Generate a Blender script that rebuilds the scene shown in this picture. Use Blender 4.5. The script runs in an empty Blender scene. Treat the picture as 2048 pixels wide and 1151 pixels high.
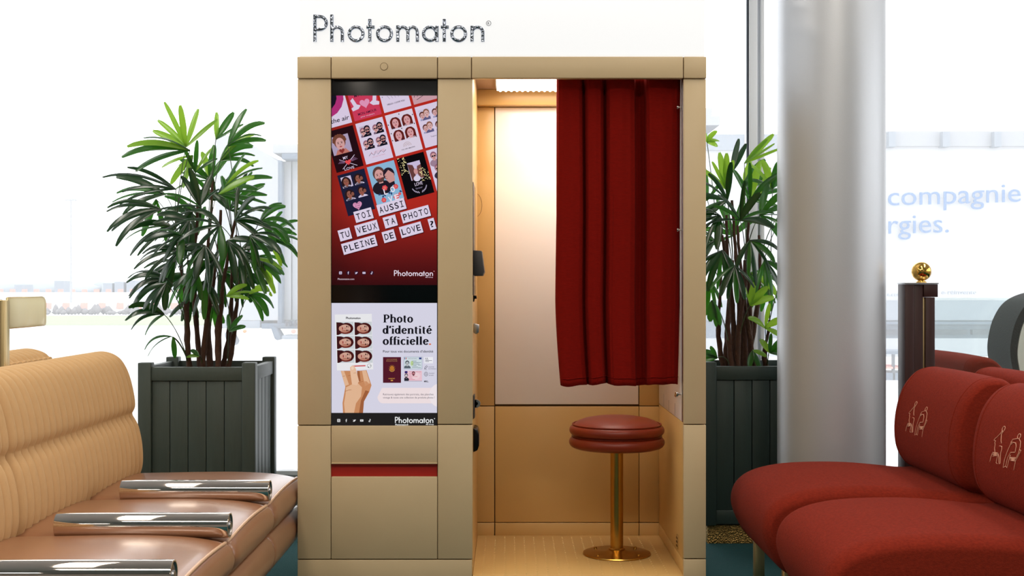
import bpy, bmesh, math, random
from mathutils import Vector, Matrix
from mathutils.bvhtree import BVHTree
R = math.radians; PI = math.pi
random.seed(7)
C = bpy.context.scene.collection
SC = bpy.context.scene
# ---------------------------------------------------------------- camera, world, lamps, exposure
F = 2510.0; VX = 1015.0; VY = 572.0; CH = 1.10
def P(px, py, Y):                       # point at distance Y that the photo shows at (px, py)
    return Vector(((px-VX)*Y/F, Y, CH-(py-VY)*Y/F))
cd = bpy.data.cameras.new('camera'); cam = bpy.data.objects.new('camera', cd); C.objects.link(cam)
cam.location = (0, 0, CH); cam.rotation_euler = (R(90), 0, 0)
cd.sensor_width = 36; cd.lens = F/2048*36
cd.shift_x = (1024-VX)/2048; cd.shift_y = (VY-575.5)/2048
cd.clip_start = .05; cd.clip_end = 3000
SC.camera = cam
w = bpy.data.worlds.new('overcast'); SC.world = w; w.use_nodes = True
bg = w.node_tree.nodes['Background']; bg.inputs[0].default_value = (.96, .98, 1, 1); bg.inputs[1].default_value = 2.9
SC.view_settings.view_transform = 'Standard'; SC.view_settings.look = 'None'
SC.view_settings.exposure = 0.0; SC.view_settings.gamma = 1.0; SC.view_settings.use_curve_mapping = False
def area(name, loc, sx, sy, power, col, rot=(0,0,0)):
    l = bpy.data.lights.new(name, 'AREA'); l.shape = 'RECTANGLE'; l.size = sx; l.size_y = sy; l.energy = power; l.color = col
    o = bpy.data.objects.new(name, l); o.location = loc; o.rotation_euler = rot; C.objects.link(o); return o
area('unseen_overhead_light', (-1.3, 2.9, 3.24), .4, 2.4, 26, (1, .90, .78))  # overhead lights out of view, placed to light tops and booth front
area('unseen_overhead_light', (1.3, 2.9, 3.24), .4, 2.4, 26, (1, .90, .78))
area('unseen_overhead_light', (0, .6, 3.24), 3.0, .5, 84, (1, .92, .82))
area('unseen_overhead_light', (-2.7, 4.4, 3.24), .5, 2.0, 34, (1, .94, .86))  # added pair to lighten mullion, column and palms from the room side
area('unseen_overhead_light', (2.7, 4.4, 3.24), .5, 2.0, 34, (1, .94, .86))
area('unseen_overhead_light', (-2.8, -3.0, 3.24), 1.2, .5, 30, (1, .92, .82))
area('unseen_overhead_light', (2.8, -3.0, 3.24), 1.2, .5, 30, (1, .92, .82))

# ---------------------------------------------------------------- materials
def lin(c):
    return tuple(((v/255)/12.92 if v/255 <= .04045 else ((v/255+.055)/1.055)**2.4) for v in c[:3])
def mat(name, col, rough=.5, metal=0., noise=0., nscale=20., bump=0., bscale=200., bdist=.002, stretch=(1,1,1), sheen=0., coat=0.,
        spec=.5, emit=None, estr=0., trans=0., voronoi=False, srgb=True):
    m = bpy.data.materials.new(name); m.use_nodes = True; nt = m.node_tree; N = nt.nodes; L = nt.links
    b = N['Principled BSDF']; c = lin(col) if srgb else col
    b.inputs['Base Color'].default_value = (*c, 1); b.inputs['Roughness'].default_value = rough; b.inputs['Metallic'].default_value = metal
    b.inputs['Specular IOR Level'].default_value = spec
    if sheen: b.inputs['Sheen Weight'].default_value = sheen; b.inputs['Sheen Roughness'].default_value = .4; b.inputs['Sheen Tint'].default_value = (*[min(1, v*2.5+.1) for v in c], 1)
    if coat: b.inputs['Coat Weight'].default_value = coat; b.inputs['Coat Roughness'].default_value = .15
    if emit: b.inputs['Emission Color'].default_value = (*emit, 1); b.inputs['Emission Strength'].default_value = estr
    if noise or bump:
        tc = N.new('ShaderNodeTexCoord'); mp = N.new('ShaderNodeMapping'); mp.inputs['Scale'].default_value = stretch
        L.new(tc.outputs['Object'], mp.inputs[0])
    if noise:
        n = N.new('ShaderNodeTexNoise'); n.inputs['Scale'].default_value = nscale; n.inputs['Detail'].default_value = 5
        L.new(mp.outputs[0], n.inputs['Vector'])
        mx = N.new('ShaderNodeMix'); mx.data_type = 'RGBA'
        mx.inputs[6].default_value = (*[v*(1-noise) for v in c], 1); mx.inputs[7].default_value = (*[min(1, v*(1+noise)) for v in c], 1)
        L.new(n.outputs[0], mx.inputs[0]); L.new(mx.outputs[2], b.inputs['Base Color'])
    if bump:
        n2 = N.new('ShaderNodeTexVoronoi' if voronoi else 'ShaderNodeTexNoise'); n2.inputs['Scale'].default_value = bscale
        L.new(mp.outputs[0], n2.inputs['Vector'])
        bp = N.new('ShaderNodeBump'); bp.inputs['Strength'].default_value = bump; bp.inputs['Distance'].default_value = bdist
        L.new(n2.outputs[0], bp.inputs['Height']); L.new(bp.outputs[0], b.inputs['Normal'])
    return m
M = {}
M['beige'] = mat('beige_satin_paint', (204,180,140), .42, .0, noise=.06, nscale=5, bump=.08, bscale=500, bdist=.001)
M['gold_paint'] = mat('gold_satin_paint', (206,168,104), .36, .0, noise=.05, nscale=6, spec=.6)
M['gap'] = mat('shadow_gap_paint', (110,84,48), .6)
M['whitepanel'] = mat('white_laminate', (246,242,238), .2)
M['greyceil'] = mat('taupe_ceiling_board', (160,132,112), .35)
M['lightbox'] = mat('opal_acrylic', (150,150,150), .3, emit=(.97,.975,.97), estr=.80)
M['led'] = mat('led_diffuser', (255,245,230), .3, emit=(1,.89,.79), estr=8.2)
M['chrome_ham'] = mat('hammered_chrome', (150,158,172), .12, 1., bump=.6, bscale=55, bdist=.010)
M['chrome'] = mat('polished_chrome', (226,216,208), .045, 1.)
M['steel'] = mat('brushed_steel', (170,170,172), .3, 1.)
M['black'] = mat('black_plastic', (10,10,12), .2, spec=.25)
M['darkgrey'] = mat('dark_grey_plastic', (62,58,56), .5)
M['red_slot'] = mat('red_lacquer', (176,34,22), .4)
M['curtain'] = mat('red_velvet', (122,17,9), .95, spec=.08, noise=.3, nscale=60, stretch=(1,1,7), bump=.35, bscale=220, bdist=.002, sheen=.05)
M['redseat'] = mat('rust_red_chenille', (122,36,20), .95, spec=.12, noise=.42, nscale=110, stretch=(1,1,2.2), bump=.5, bscale=240, bdist=.003, sheen=.06)
M['thread'] = mat('pale_thread', (236,180,150), .7)
M['stool_leather'] = mat('brick_leather', (128,44,22), .36, spec=.35, noise=.12, nscale=12, bump=.15, bscale=300, bdist=.001)
M['brass'] = mat('aged_brass', (196,152,74), .24, 1., noise=.25, nscale=14)
M['pbrass'] = mat('polished_brass', (226,178,90), .06, 1.)
M['sbrass'] = mat('satin_brass', (214,190,140), .32, 1.)
M['leather'] = mat('tan_leather', (152,105,74), .3, noise=.08, nscale=8, bump=.12, bscale=220, bdist=.001, coat=.25)
M['piping'] = mat('leather_piping', (222,180,146), .25)
M['ribbed'] = mat('camel_velvet', (201,161,112), .85, noise=.07, nscale=90, stretch=(1,1,.4), sheen=.1)
M['teal'] = mat('teal_carpet', (20,78,82), 1., noise=.45, nscale=220, bump=.9, bscale=420, bdist=.006)
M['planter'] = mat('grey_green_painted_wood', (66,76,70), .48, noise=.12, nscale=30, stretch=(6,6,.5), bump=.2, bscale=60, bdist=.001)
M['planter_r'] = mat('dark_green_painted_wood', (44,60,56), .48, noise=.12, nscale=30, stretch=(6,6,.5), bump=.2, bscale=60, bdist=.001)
M['mosaic'] = mat('hammered_gold_mosaic', (190,154,90), .3, .8, bump=1., bscale=170, bdist=.006, voronoi=True)
M['soil'] = mat('dark_soil', (40,30,22), .95, noise=.4, nscale=60, bump=1, bscale=80, bdist=.01)
M['cane'] = mat('fibrous_cane', (74,46,30), .9, noise=.5, nscale=60, stretch=(1,1,.4), bump=1, bscale=180, bdist=.006)
M['petiole'] = mat('petiole_green', (62,80,40), .5)
M['column'] = mat('silver_painted_column', (200,203,208), .42, .5, bump=.25, bscale=380, bdist=.001)
M['alu'] = mat('grey_aluminium', (246,249,252), .45)
M['alu_white'] = mat('white_aluminium', (222,226,232), .4)
M['wood'] = mat('dark_mahogany', (50,22,19), .45, noise=.3, nscale=20, stretch=(5,5,.5))
M['sill'] = mat('pale_grey_sill', (228,231,235), .5)
M['wallp'] = mat('warm_white_wall', (206,198,188), .7)
M['ceilp'] = mat('white_ceiling', (205,203,200), .8)
M['concrete'] = mat('pale_apron_concrete', (205,206,208), .9, noise=.05, nscale=.3)
M['grass'] = mat('pale_grass', (128,140,104), 1, noise=.2, nscale=.4)
M['hedge'] = mat('dark_dry_scrub', (112,110,112), 1, noise=.3, nscale=.7)
M['b_red'] = mat('barrier_red', (214,130,118), .6)
M['b_white'] = mat('barrier_white', (225,225,228), .6)
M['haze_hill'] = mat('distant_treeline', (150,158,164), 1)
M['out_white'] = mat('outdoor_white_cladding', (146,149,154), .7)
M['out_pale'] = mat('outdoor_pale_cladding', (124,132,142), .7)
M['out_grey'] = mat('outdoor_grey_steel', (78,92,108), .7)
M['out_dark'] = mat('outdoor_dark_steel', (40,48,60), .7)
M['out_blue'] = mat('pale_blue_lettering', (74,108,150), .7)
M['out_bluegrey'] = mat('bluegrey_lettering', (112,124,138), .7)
M['out_lamp'] = mat('orange_marker_lens', (220,120,60), .5)
M['blackfab'] = mat('charcoal_fabric', (44,46,46), .8, bump=.4, bscale=120, bdist=.004)
M['cream'] = mat('cream_lining', (222,224,214), .6)
M['asphalt'] = mat('grey_service_road', (120,124,132), .9)
def glass(name, tint=(1,1,1), veil=.0, gloss=.06, veilcol=(1,1,1)):
    m = bpy.data.materials.new(name); m.use_nodes = True; nt = m.node_tree; N = nt.nodes; L = nt.links; N.clear()
    out = N.new('ShaderNodeOutputMaterial'); tr = N.new('ShaderNodeBsdfTransparent'); tr.inputs[0].default_value = (*tint, 1)
    gl = N.new('ShaderNodeBsdfGlossy'); gl.inputs['Roughness'].default_value = .02
    fr = N.new('ShaderNodeFresnel'); fr.inputs[0].default_value = 1.45
    mx = N.new('ShaderNodeMixShader'); L.new(fr.outputs[0], mx.inputs[0]); L.new(tr.outputs[0], mx.inputs[1]); L.new(gl.outputs[0], mx.inputs[2])
    last = mx
    if veil:
        t = N.new('ShaderNodeBsdfTranslucent'); t.inputs[0].default_value = (*veilcol, 1)
        m2 = N.new('ShaderNodeMixShader'); m2.inputs[0].default_value = veil
        L.new(mx.outputs[0], m2.inputs[1]); L.new(t.outputs[0], m2.inputs[2]); last = m2
    L.new(last.outputs[0], out.inputs[0]); return m
M['winglass'] = glass('dusty_glass_with_haze_veil', veil=.14)  # dust plus a milky veil standing in for the overexposed haze outside
M['glass'] = glass('clear_glass', tint=(.93,.97,.96))
M['amber'] = glass('smoked_amber_acrylic', tint=(.86,.82,.66), veil=.72, veilcol=(.9,.86,.70))
def leafmat(name, c1, c2, tr):
    m = bpy.data.materials.new(name); m.use_nodes = True; nt = m.node_tree; N = nt.nodes; L = nt.links
    b = N['Principled BSDF']; b.inputs['Base Color'].default_value = (*lin(c1), 1); b.inputs['Roughness'].default_value = .24
    b.inputs['Specular IOR Level'].default_value = .8
    t = N.new('ShaderNodeBsdfTranslucent'); t.inputs[0].default_value = (*lin(c2), 1)
    mx = N.new('ShaderNodeMixShader'); mx.inputs[0].default_value = tr
    L.new(b.outputs[0], mx.inputs[1]); L.new(t.outputs[0], mx.inputs[2]); L.new(mx.outputs[0], N['Material Output'].inputs[0]); return m
M['leaf0'] = leafmat('deep_green_leaf', (22,50,28), (34,96,20), .22)
M['leaf1'] = leafmat('mid_green_leaf', (40,82,36), (66,146,30), .34)
M['leaf2'] = leafmat('young_bright_leaf', (110,160,50), (170,215,60), .5)
pm = bpy.data.materials.new('printed_screen'); pm.use_nodes = True
_b = pm.node_tree.nodes['Principled BSDF']; _b.inputs['Base Color'].default_value = (.002,.002,.003,1); _b.inputs['Roughness'].default_value = .12
_b.inputs['Specular IOR Level'].default_value = .08
_a = pm.node_tree.nodes.new('ShaderNodeVertexColor'); _a.layer_name = 'ink'
pm.node_tree.links.new(_a.outputs[0], _b.inputs['Emission Color']); _b.inputs['Emission Strength'].default_value = .9
M['print'] = pm

# ---------------------------------------------------------------- helpers
class MB:
    def __init__(s): s.v = []; s.f = []
    def add(s, vs, fs):
        n = len(s.v); s.v += [tuple(v) for v in vs]; s.f += [tuple(i+n for i in f) for f in fs]; return s
    def box(s, a, b):
        x0,x1 = sorted((a[0],b[0])); y0,y1 = sorted((a[1],b[1])); z0,z1 = sorted((a[2],b[2]))
        return s.add([(x0,y0,z0),(x1,y0,z0),(x1,y1,z0),(x0,y1,z0),(x0,y0,z1),(x1,y0,z1),(x1,y1,z1),(x0,y1,z1)],
              [(0,3,2,1),(4,5,6,7),(0,1,5,4),(1,2,6,5),(2,3,7,6),(3,0,4,7)])
    def tube(s, pts, r, seg=8, cap=True):
        pts = [Vector(p) for p in pts]; n = len(pts); rs = r if isinstance(r, (list,tuple)) else [r]*n
        up = None; vs = []
        for i,p in enumerate(pts):
            t = (pts[min(i+1,n-1)]-pts[max(i-1,0)]).normalized()
            if up is None:
                up = Vector((0,0,1)) if abs(t.z) < .9 else Vector((1,0,0))
            a = t.cross(up).normalized(); b = a.cross(t).normalized(); up = b
            for k in range(seg):
                th = 2*PI*k/seg; vs.append(p+(a*math.cos(th)+b*math.sin(th))*rs[i])
        fs = [(i*seg+k, i*seg+(k+1)%seg, (i+1)*seg+(k+1)%seg, (i+1)*seg+k) for i in range(n-1) for k in range(seg)]
        if cap: fs += [tuple(range(seg))[::-1], tuple((n-1)*seg+k for k in range(seg))]
        return s.add(vs, fs)
    def lathe(s, prof, c=(0,0,0), seg=48, axis='z'):
        vs = []
        for r,z in prof:
            for k in range(seg):
                th = 2*PI*k/seg; a,b = r*math.cos(th), r*math.sin(th)
                v = (a,b,z) if axis == 'z' else ((z,a,b) if axis == 'x' else (a,z,b))
                vs.append((v[0]+c[0], v[1]+c[1], v[2]+c[2]))
        n = len(prof)
        fs = [(i*seg+k, i*seg+(k+1)%seg, (i+1)*seg+(k+1)%seg, (i+1)*seg+k) for i in range(n-1) for k in range(seg)]
        fs += [tuple(range(seg))[::-1], tuple((n-1)*seg+k for k in range(seg))]
        return s.add(vs, fs)
    def prism(s, pts2, y0, y1):            # outline in XZ, extruded along Y
        n = len(pts2); vs = [(x,y0,z) for x,z in pts2]+[(x,y1,z) for x,z in pts2]
        return s.add(vs, [tuple(range(n)), tuple(range(2*n-1,n-1,-1))]+[(i, i+n, (i+1)%n+n, (i+1)%n) for i in range(n)])
    def build(s, name, m, parent=None, smooth=False, bevel=0, seg=2, origin=None):
        me = bpy.data.meshes.new(name); me.from_pydata(s.v, [], s.f)
        bm = bmesh.new(); bm.from_mesh(me)
        bmesh.ops.recalc_face_normals(bm, faces=bm.faces)
        if bevel: bmesh.ops.bevel(bm, geom=[e for e in bm.edges if len(e.link_faces) == 2 and e.calc_face_angle(0) > .6], offset=bevel, segments=seg, profile=.5, affect='EDGES')
        bm.to_mesh(me); bm.free()
        if smooth:
            me.polygons.foreach_set('use_smooth', [True]*len(me.polygons))
            if smooth == 'auto': me.set_sharp_from_angle(angle=R(38))
        elif bevel:
            me.polygons.foreach_set('use_smooth', [True]*len(me.polygons)); me.set_sharp_from_angle(angle=R(50))
        me.materials.append(M[m] if isinstance(m, str) else m)
        o = bpy.data.objects.new(name, me); C.objects.link(o)
        if parent:
            o.parent = parent
            if parent.type == 'EMPTY' or True: o.matrix_parent_inverse = wm(parent).inverted()
        return o
def wm(o):
    m = Matrix.LocRotScale(o.location, o.rotation_euler, o.scale)
    return wm(o.parent) @ o.matrix_parent_inverse @ m if o.parent else m
def bx(name, a, b, m, parent=None, bevel=0, seg=2): return MB().box(a, b).build(name, m, parent, bevel=bevel, seg=seg)
def pbox(x0, y0, x1, y1, Y, depth):     # box whose front face fills the photo rectangle at distance Y
    a = P(x0, y0, Y); b = P(x1, y1, Y); return (a.x, Y, a.z), (b.x, Y+depth, b.z)
def tag(o, label=None, cat=None, group=None, kind=None):
    if label: o['label'] = label
    if cat: o['category'] = cat
    if group: o['group'] = group
    if kind: o['kind'] = kind
    return o
def empty(name, loc, label=None, cat=None, group=None):
    o = bpy.data.objects.new(name, None); C.objects.link(o); o.location = loc; o.empty_display_size = .1
    return tag(o, label, cat, group)
def copy_tree(o, parent=None):
    c = o.copy(); C.objects.link(c)
    if parent: c.parent = parent; c.matrix_parent_inverse = o.matrix_parent_inverse.copy()
    for ch in [k for k in bpy.data.objects if k.parent == o]: copy_tree(ch, c)
    return c
def struct(o): o['kind'] = 'structure'; return o

# strokes (for lettering)
def arc(cx, cy, rx, ry, a0, a1, n=20): return [(cx+rx*math.cos(R(a0+(a1-a0)*i/n)), cy-ry*math.sin(R(a0+(a1-a0)*i/n))) for i in range(n+1)]
def dedup(pts): return [p for i,p in enumerate(pts) if i == 0 or math.hypot(p[0]-pts[i-1][0], p[1]-pts[i-1][1]) > 1e-3]
def stroke_quads(pts, hx, hy=None, closed=False):   # pen with half widths hx (across verticals), hy (across horizontals)
    pts = dedup(pts); hy = hx if hy is None else hy; n = len(pts); L = []; Rr = []
    for i,p in enumerate(pts):
        a = pts[i-1] if (i > 0 or closed) else p; b = pts[(i+1) % n] if (i < n-1 or closed) else p
        if closed and i == 0: a = pts[-2] if pts[0] == pts[-1] else pts[-1]
        dx,dy = b[0]-a[0], b[1]-a[1]; l = math.hypot(dx,dy) or 1; nx,ny = -dy/l, dx/l
        L.append((p[0]+nx*hx, p[1]+ny*hy)); Rr.append((p[0]-nx*hx, p[1]-ny*hy))
    return [[L[i], L[i+1], Rr[i+1], Rr[i]] for i in range(n-1)], L, Rr
GEO = {  # geometric sans, centre lines in units where cap height is 260, y down, baseline 403
 'P': [[(192,143),(192,403)], [(192,160),(235,160)]+arc(235,222,67,62,90,-90)+[(192,284)]],
 'h': [[(354,143),(354,403)], [(354,312)]+arc(405,312,50,50,180,0)+[(455,403)]],
 'o': [arc(587,326,66,66,0,360,36)],
 't': [[(718,185),(718,403)], [(687,262),(765,262)]],
 'o2': [arc(859,326,66,66,0,360,36)],
 'm': [[(986,246),(986,403)], [(986,312)]+arc(1035,312,48,50,180,0)+[(1083,403)], [(1083,312)]+arc(1128,312,45,50,180,0)+[(1174,403)]],
 'a': [arc(1295,326,62,64,0,360,36), [(1362,250),(1362,403)]],
 't2': [[(1432,185),(1432,403)], [(1400,262),(1475,262)]],
 'o3': [arc(1570,326,66,66,0,360,36)],
 'n': [[(1698,250),(1698,403)], [(1698,312)]+arc(1750,312,51,50,180,0)+[(1801,403)]]}
_tc = {}
def text_tris(s, bold=0.):
    k = (s, bold)
    if k in _tc: return _tc[k]
    cu = bpy.data.curves.new('t', 'FONT'); cu.body = s; cu.size = 1; cu.offset = bold; cu.resolution_u = 3
    o = bpy.data.objects.new('t', cu); C.objects.link(o); dg = bpy.context.evaluated_depsgraph_get(); dg.update()
    me = o.evaluated_get(dg).to_mesh(); me.calc_loop_triangles()
    tr = [[(me.vertices[i].co.x, me.vertices[i].co.y) for i in t.vertices] for t in me.loop_triangles]
    o.evaluated_get(dg).to_mesh_clear(); bpy.data.objects.remove(o); bpy.data.curves.remove(cu)
    if tr:
        xs = [p[0] for t in tr for p in t]; x0, x1 = min(xs), max(xs)
    else: x0, x1 = 0, .3
    _tc[k] = (tr, x0, x1); return _tc[k]
# painter: flat print made of coloured polygons lying on a screen
def clip(poly, x0, y0, x1, y1):
    for ax, lim, sg in ((0,x0,1),(0,x1,-1),(1,y0,1),(1,y1,-1)):
        out = []
        for i in range(len(poly)):
            a, b = poly[i-1], poly[i]; ia = (a[ax]-lim)*sg >= 0; ib = (b[ax]-lim)*sg >= 0
            if ia != ib:
                t = (lim-a[ax])/(b[ax]-a[ax]); out.append(tuple(a[j]+(b[j]-a[j])*t for j in range(len(a))))
            if ib: out.append(b)
        poly = out
        if len(poly) < 3: return []
    return poly
LC = [None]
class Print:
    def __init__(s, Y, rect): s.Y = Y; s.rect = rect; s.v = []; s.f = []; s.c = []; s.T = None
    def push(s, ox, oy, ang=0, sc=1, sy=None):      # local frame: x right, y down
        s.T = (ox, oy, math.cos(R(ang)), math.sin(R(ang)), sc, sc if sy is None else sy)
    def pop(s): s.T = None
    def tf(s, p):
        if not s.T: return p
        ox,oy,c,sn,k,ky = s.T; x,y = p[0]*k, p[1]*ky
        return (ox+x*c+y*sn, oy-x*sn+y*c)
    def poly(s, pts, col, layer):
        if LC[0]: pts = clip(list(pts), *LC[0])
        if len(pts) < 3: return
        q = clip([s.tf(p) for p in pts], *s.rect)
        if not q: return
        n = len(s.v)
        for p in q: s.v.append(tuple(P(p[0], p[1], s.Y-layer*.00025)))
        s.f.append(tuple(range(n, n+len(q)))); s.c.append([lin(col)]*len(q) if not isinstance(col, list) else [lin(c) for c in col][:len(q)])
    def rect_(s, x0, y0, x1, y1, col, layer): s.poly([(x0,y0),(x1,y0),(x1,y1),(x0,y1)], col, layer)
    def ell(s, cx, cy, rx, ry, col, layer, a0=0, a1=360, n=18): s.poly(arc(cx,cy,rx,ry,a0,a1,n)[:n if a1-a0 == 360 else n+1], col, layer)
    def stroke(s, pts, w_, col, layer, hy=None):
        for q in stroke_quads(pts, w_/2, hy)[0]: s.poly(q, col, layer)
    def text(s, t, x, y, h, col, layer, width=None, bold=0., shear=0.):   # baseline at (x,y), cap height h
        tr, a, b = text_tris(t, bold); k = h/.72; kx = k if width is None else width/(b-a)
        for q in tr: s.poly([(x+(p[0]-a)*kx+p[1]*k*shear, y-p[1]*k) for p in q], col, layer)
    def mono(s, t, x, y, h, pitch, col, layer):
        for ch in t:
            tr, a, b = text_tris(ch, .012)
            wd = {'I':0}.get(ch, .62)*h*1.0
            if ch == 'I':
                s.stroke([(x+pitch/2,y),(x+pitch/2,y-h)], h*.13, col, layer)
                for yy in (y-h*.065, y-h*.935): s.stroke([(x+pitch/2-h*.26,yy),(x+pitch/2+h*.26,yy)], h*.13, col, layer)
            else:
                k = h/.72; kx = wd/(b-a)
                for q in tr: s.poly([(x+(pitch-wd)/2+(p[0]-a)*kx, y-p[1]*k) for p in q], col, layer)
            x += pitch
    def logo(s, x0, x1, y, h, col, layer, w_=1.):
        k = (x1-x0)/(1817-175); ky = h/260
        for st in GEO.values():
            for pts in st:
                s.stroke([(x0+(p[0]-175)*k, y+(p[1]-403)*ky) for p in pts], 33*k*w_, col, layer)
    def build(s, name, parent):
        me = bpy.data.meshes.new(name); me.from_pydata(s.v, [], s.f)
        at = me.color_attributes.new('ink', 'FLOAT_COLOR', 'CORNER')
        i = 0; buf = []
        for cs in s.c:
            for c in cs: buf += [c[0],c[1],c[2],1]
        at.data.foreach_set('color', buf)
        # every print face looks towards the room
        bm = bmesh.new(); bm.from_mesh(me)
        for f in bm.faces:
            f.normal_update()
            if f.normal.y > 0: f.normal_flip()
        bm.to_mesh(me); bm.free(); me.materials.append(M['print'])
        o = bpy.data.objects.new(name, me); C.objects.link(o); o.parent = parent; o.matrix_parent_inverse = wm(parent).inverted(); return o

# ---------------------------------------------------------------- the room
RX = 5.2; YB = 6.25; YK = -6.0; ZC = 3.3
struct(bx('floor', (-RX,YK,-.1), (RX,YB+.1,0), 'teal'))
struct(bx('ceiling', (-RX,YK,ZC), (RX,YB+.1,ZC+.1), 'ceilp'))
for nm, xa, xb, n0 in (('wall_left', -RX-.1, -RX, 12), ('wall_right', RX, RX+.1, 16)):
    wl = MB().box((xa,YK,0),(xb,YB,1.25)).box((xa,YK,2.9),(xb,YB,ZC)).box((xa,YK,1.25),(xb,.3,2.9))
    wl = struct(wl.build(nm, 'wallp'))
    for k in range(3):  # added side windows, never in view, shaped to bring daylight in sideways
        y0 = .3+k*1.97; y1 = y0+1.97
        wn = struct(bx('window_%d' % (n0+k), (xa+.04,y0+.05,1.30), (xa+.05,y1-.05,2.85), 'winglass'))
        MB().box((xa,y0,1.25),(xb,y0+.05,2.9)).box((xa,y1-.05,1.25),(xb,y1,2.9)).box((xa,y0+.05,1.25),(xb,y1-.05,1.30)).box((xa,y0+.05,2.85),(xb,y1-.05,2.9)).build('window_frame','alu',wn)
struct(bx('wall_front', (-RX,YK-.1,0), (RX,YK,ZC), 'wallp'))
struct(bx('trim_1', (-RX,YB-.02,0), (RX,YB+.12,.165), 'sill'))
struct(bx('trim_2', (-RX,YB-.03,.165), (RX,YB+.1,.185), 'alu'))
mull = [-4.6,-2.75,-.62,1.232,3.1,4.95]
for i,x in enumerate(mull):
    t = struct(empty('trim_%d' % (i+3), (x,YB,.185)))
    bx('frame_bar', (x-.043,YB-.03,.185), (x-.036,YB+.0,ZC), 'out_dark', t)
    bx('frame_bar', (x-.036,YB-.05,.185), (x+.004,YB+.08,ZC), 'alu', t, bevel=.004)
    bx('frame_bar', (x+.004,YB-.02,.185), (x+.022,YB+.08,ZC), 'alu_white', t, bevel=.003)
    bx('frame_bar', (x+.022,YB-.04,.185), (x+.04,YB+.08,ZC), 'alu', t, bevel=.004)
edges = [-RX]+mull+[RX]
for i in range(len(edges)-1):
    struct(bx('window_%d' % (i+1), (edges[i]+.045,YB+.02,.187), (edges[i+1]-.045,YB+.03,ZC-.02), 'winglass'))

# ---------------------------------------------------------------- outdoors
GZ = -3.2
def gy(py): return (CH-GZ)*F/(py-VY)
ap = struct(bx('ground', (-700,YB+.3,GZ-.2), (700,1500,GZ), 'concrete'))
tag(bx('grass_strip', (-320,gy(650),GZ), (20,gy(631),GZ+.05), 'grass'), 'pale green grass strip across the apron, left of the tall palm', 'grass', kind='stuff')
def hedge():
    mb = MB(); rnd = random.Random(3); y = gy(629)
    for i in range(240):
        x = -110+i*.5; h = .5+rnd.random()*1.3
        mb.lathe([(.05,0),(.5+rnd.random()*.3,h*.4),(.3,h*.8),(.05,h)], (x,y+rnd.random()*2,GZ), 7)
    return mb.build('scrub', 'hedge', smooth=True)
tag(hedge(), 'dark low scrub line along the foot of the red and white barriers', 'scrub', kind='stuff')
yb_ = gy(618); sp = 36*yb_/F
ORD = 'first second third fourth fifth sixth seventh eighth ninth tenth eleventh twelfth thirteenth fourteenth fifteenth sixteenth seventeenth'.split()
for k in range(17):
    o = empty('barrier', ((18+k*36-VX)*yb_/F, yb_, GZ), '%s red and white barrier block from the left end of the row across the apron' % ORD[k], 'barrier', 'barrier row across the apron')
    x = o.location.x; h = 13*yb_/F; mb = MB()
    def blk(x0, x1): return MB().add([(x0,yb_-.3,GZ),(x1,yb_-.3,GZ),(x1,yb_+.3,GZ),(x0,yb_+.3,GZ),(x0,yb_-.12,GZ+h),(x1,yb_-.12,GZ+h),(x1,yb_+.12,GZ+h),(x0,yb_+.12,GZ+h)],[(0,3,2,1),(4,5,6,7),(0,1,5,4),(1,2,6,5),(2,3,7,6),(3,0,4,7)])
    blk(x, x+sp*.4).build('red_half', 'b_red', o); blk(x+sp*.4, x+sp*.97).build('white_half', 'b_white', o)
# fence of striped boards beyond the barriers
fy = gy(596); fr_ = empty('striped_fence', ((0-VX)*fy/F, fy, GZ), 'long pale fence topped by a red and white striped rail beyond the barriers', 'fence')
for k in range(26):
    x0 = (-4+k*24-VX)*fy/F; ww = 24*fy/F
    bx('fence_board', (x0,fy,GZ), (x0+ww*.97,fy+.2,CH-(584-VY)*fy/F), 'b_white', fr_)
    bx('striped_rail', (x0,fy-.1,CH-(584-VY)*fy/F), (x0+ww*.42,fy+.3,CH-(578-VY)*fy/F), 'b_red', fr_)
def hills():
    mb = MB(); rnd = random.Random(5); y = 900; x = -380
    while x < 380:
        wd = 12+rnd.random()*26; h = (CH-GZ)+2+rnd.random()*4.2
        mb.lathe([(wd*.6,0),(wd*.55,h*.6),(wd*.3,h*.92),(wd*.05,h)], (x,y+rnd.random()*30,GZ), 9); x += wd*.55
    return mb.build('treeline', 'haze_hill', smooth=True)
tag(hills(), 'pale treeline low on the horizon beyond the airfield', 'trees', kind='stuff')
ml = empty('light_mast', P(142,572,300)*1, 'very pale tall apron floodlight mast far off to the left of the palm', 'mast')
ml.location.z = GZ
a = P(142,402,300); b_ = P(142,572,300)
MB().tube([(a.x,300,GZ),(a.x,300,a.z)], [.3,.2], 8).build('pole', 'out_white', ml)
bx('lamp_bar', (a.x-1.3,299.8,a.z), (a.x+1.3,300.2,a.z+.5), 'out_white', ml)
for k in range(5):
    q = P((38,118,215,238,262)[k], 570, 600)
    o = bx('far_building', (q.x-2.2,600,GZ), (q.x+2.2,612,q.z+(.2,2.2,1.0,1.6,2.4)[k]), 'out_pale')
    tag(o, ('tiny pale shed on the horizon above the amber panel', 'tiny pale terminal block on the horizon by the mast foot', 'low hangar on the horizon right of the mast', 'pale box building on the horizon beside the lowest left palm leaves', 'greyish box building on the horizon nearest to the palm')[k], 'building')
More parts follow.
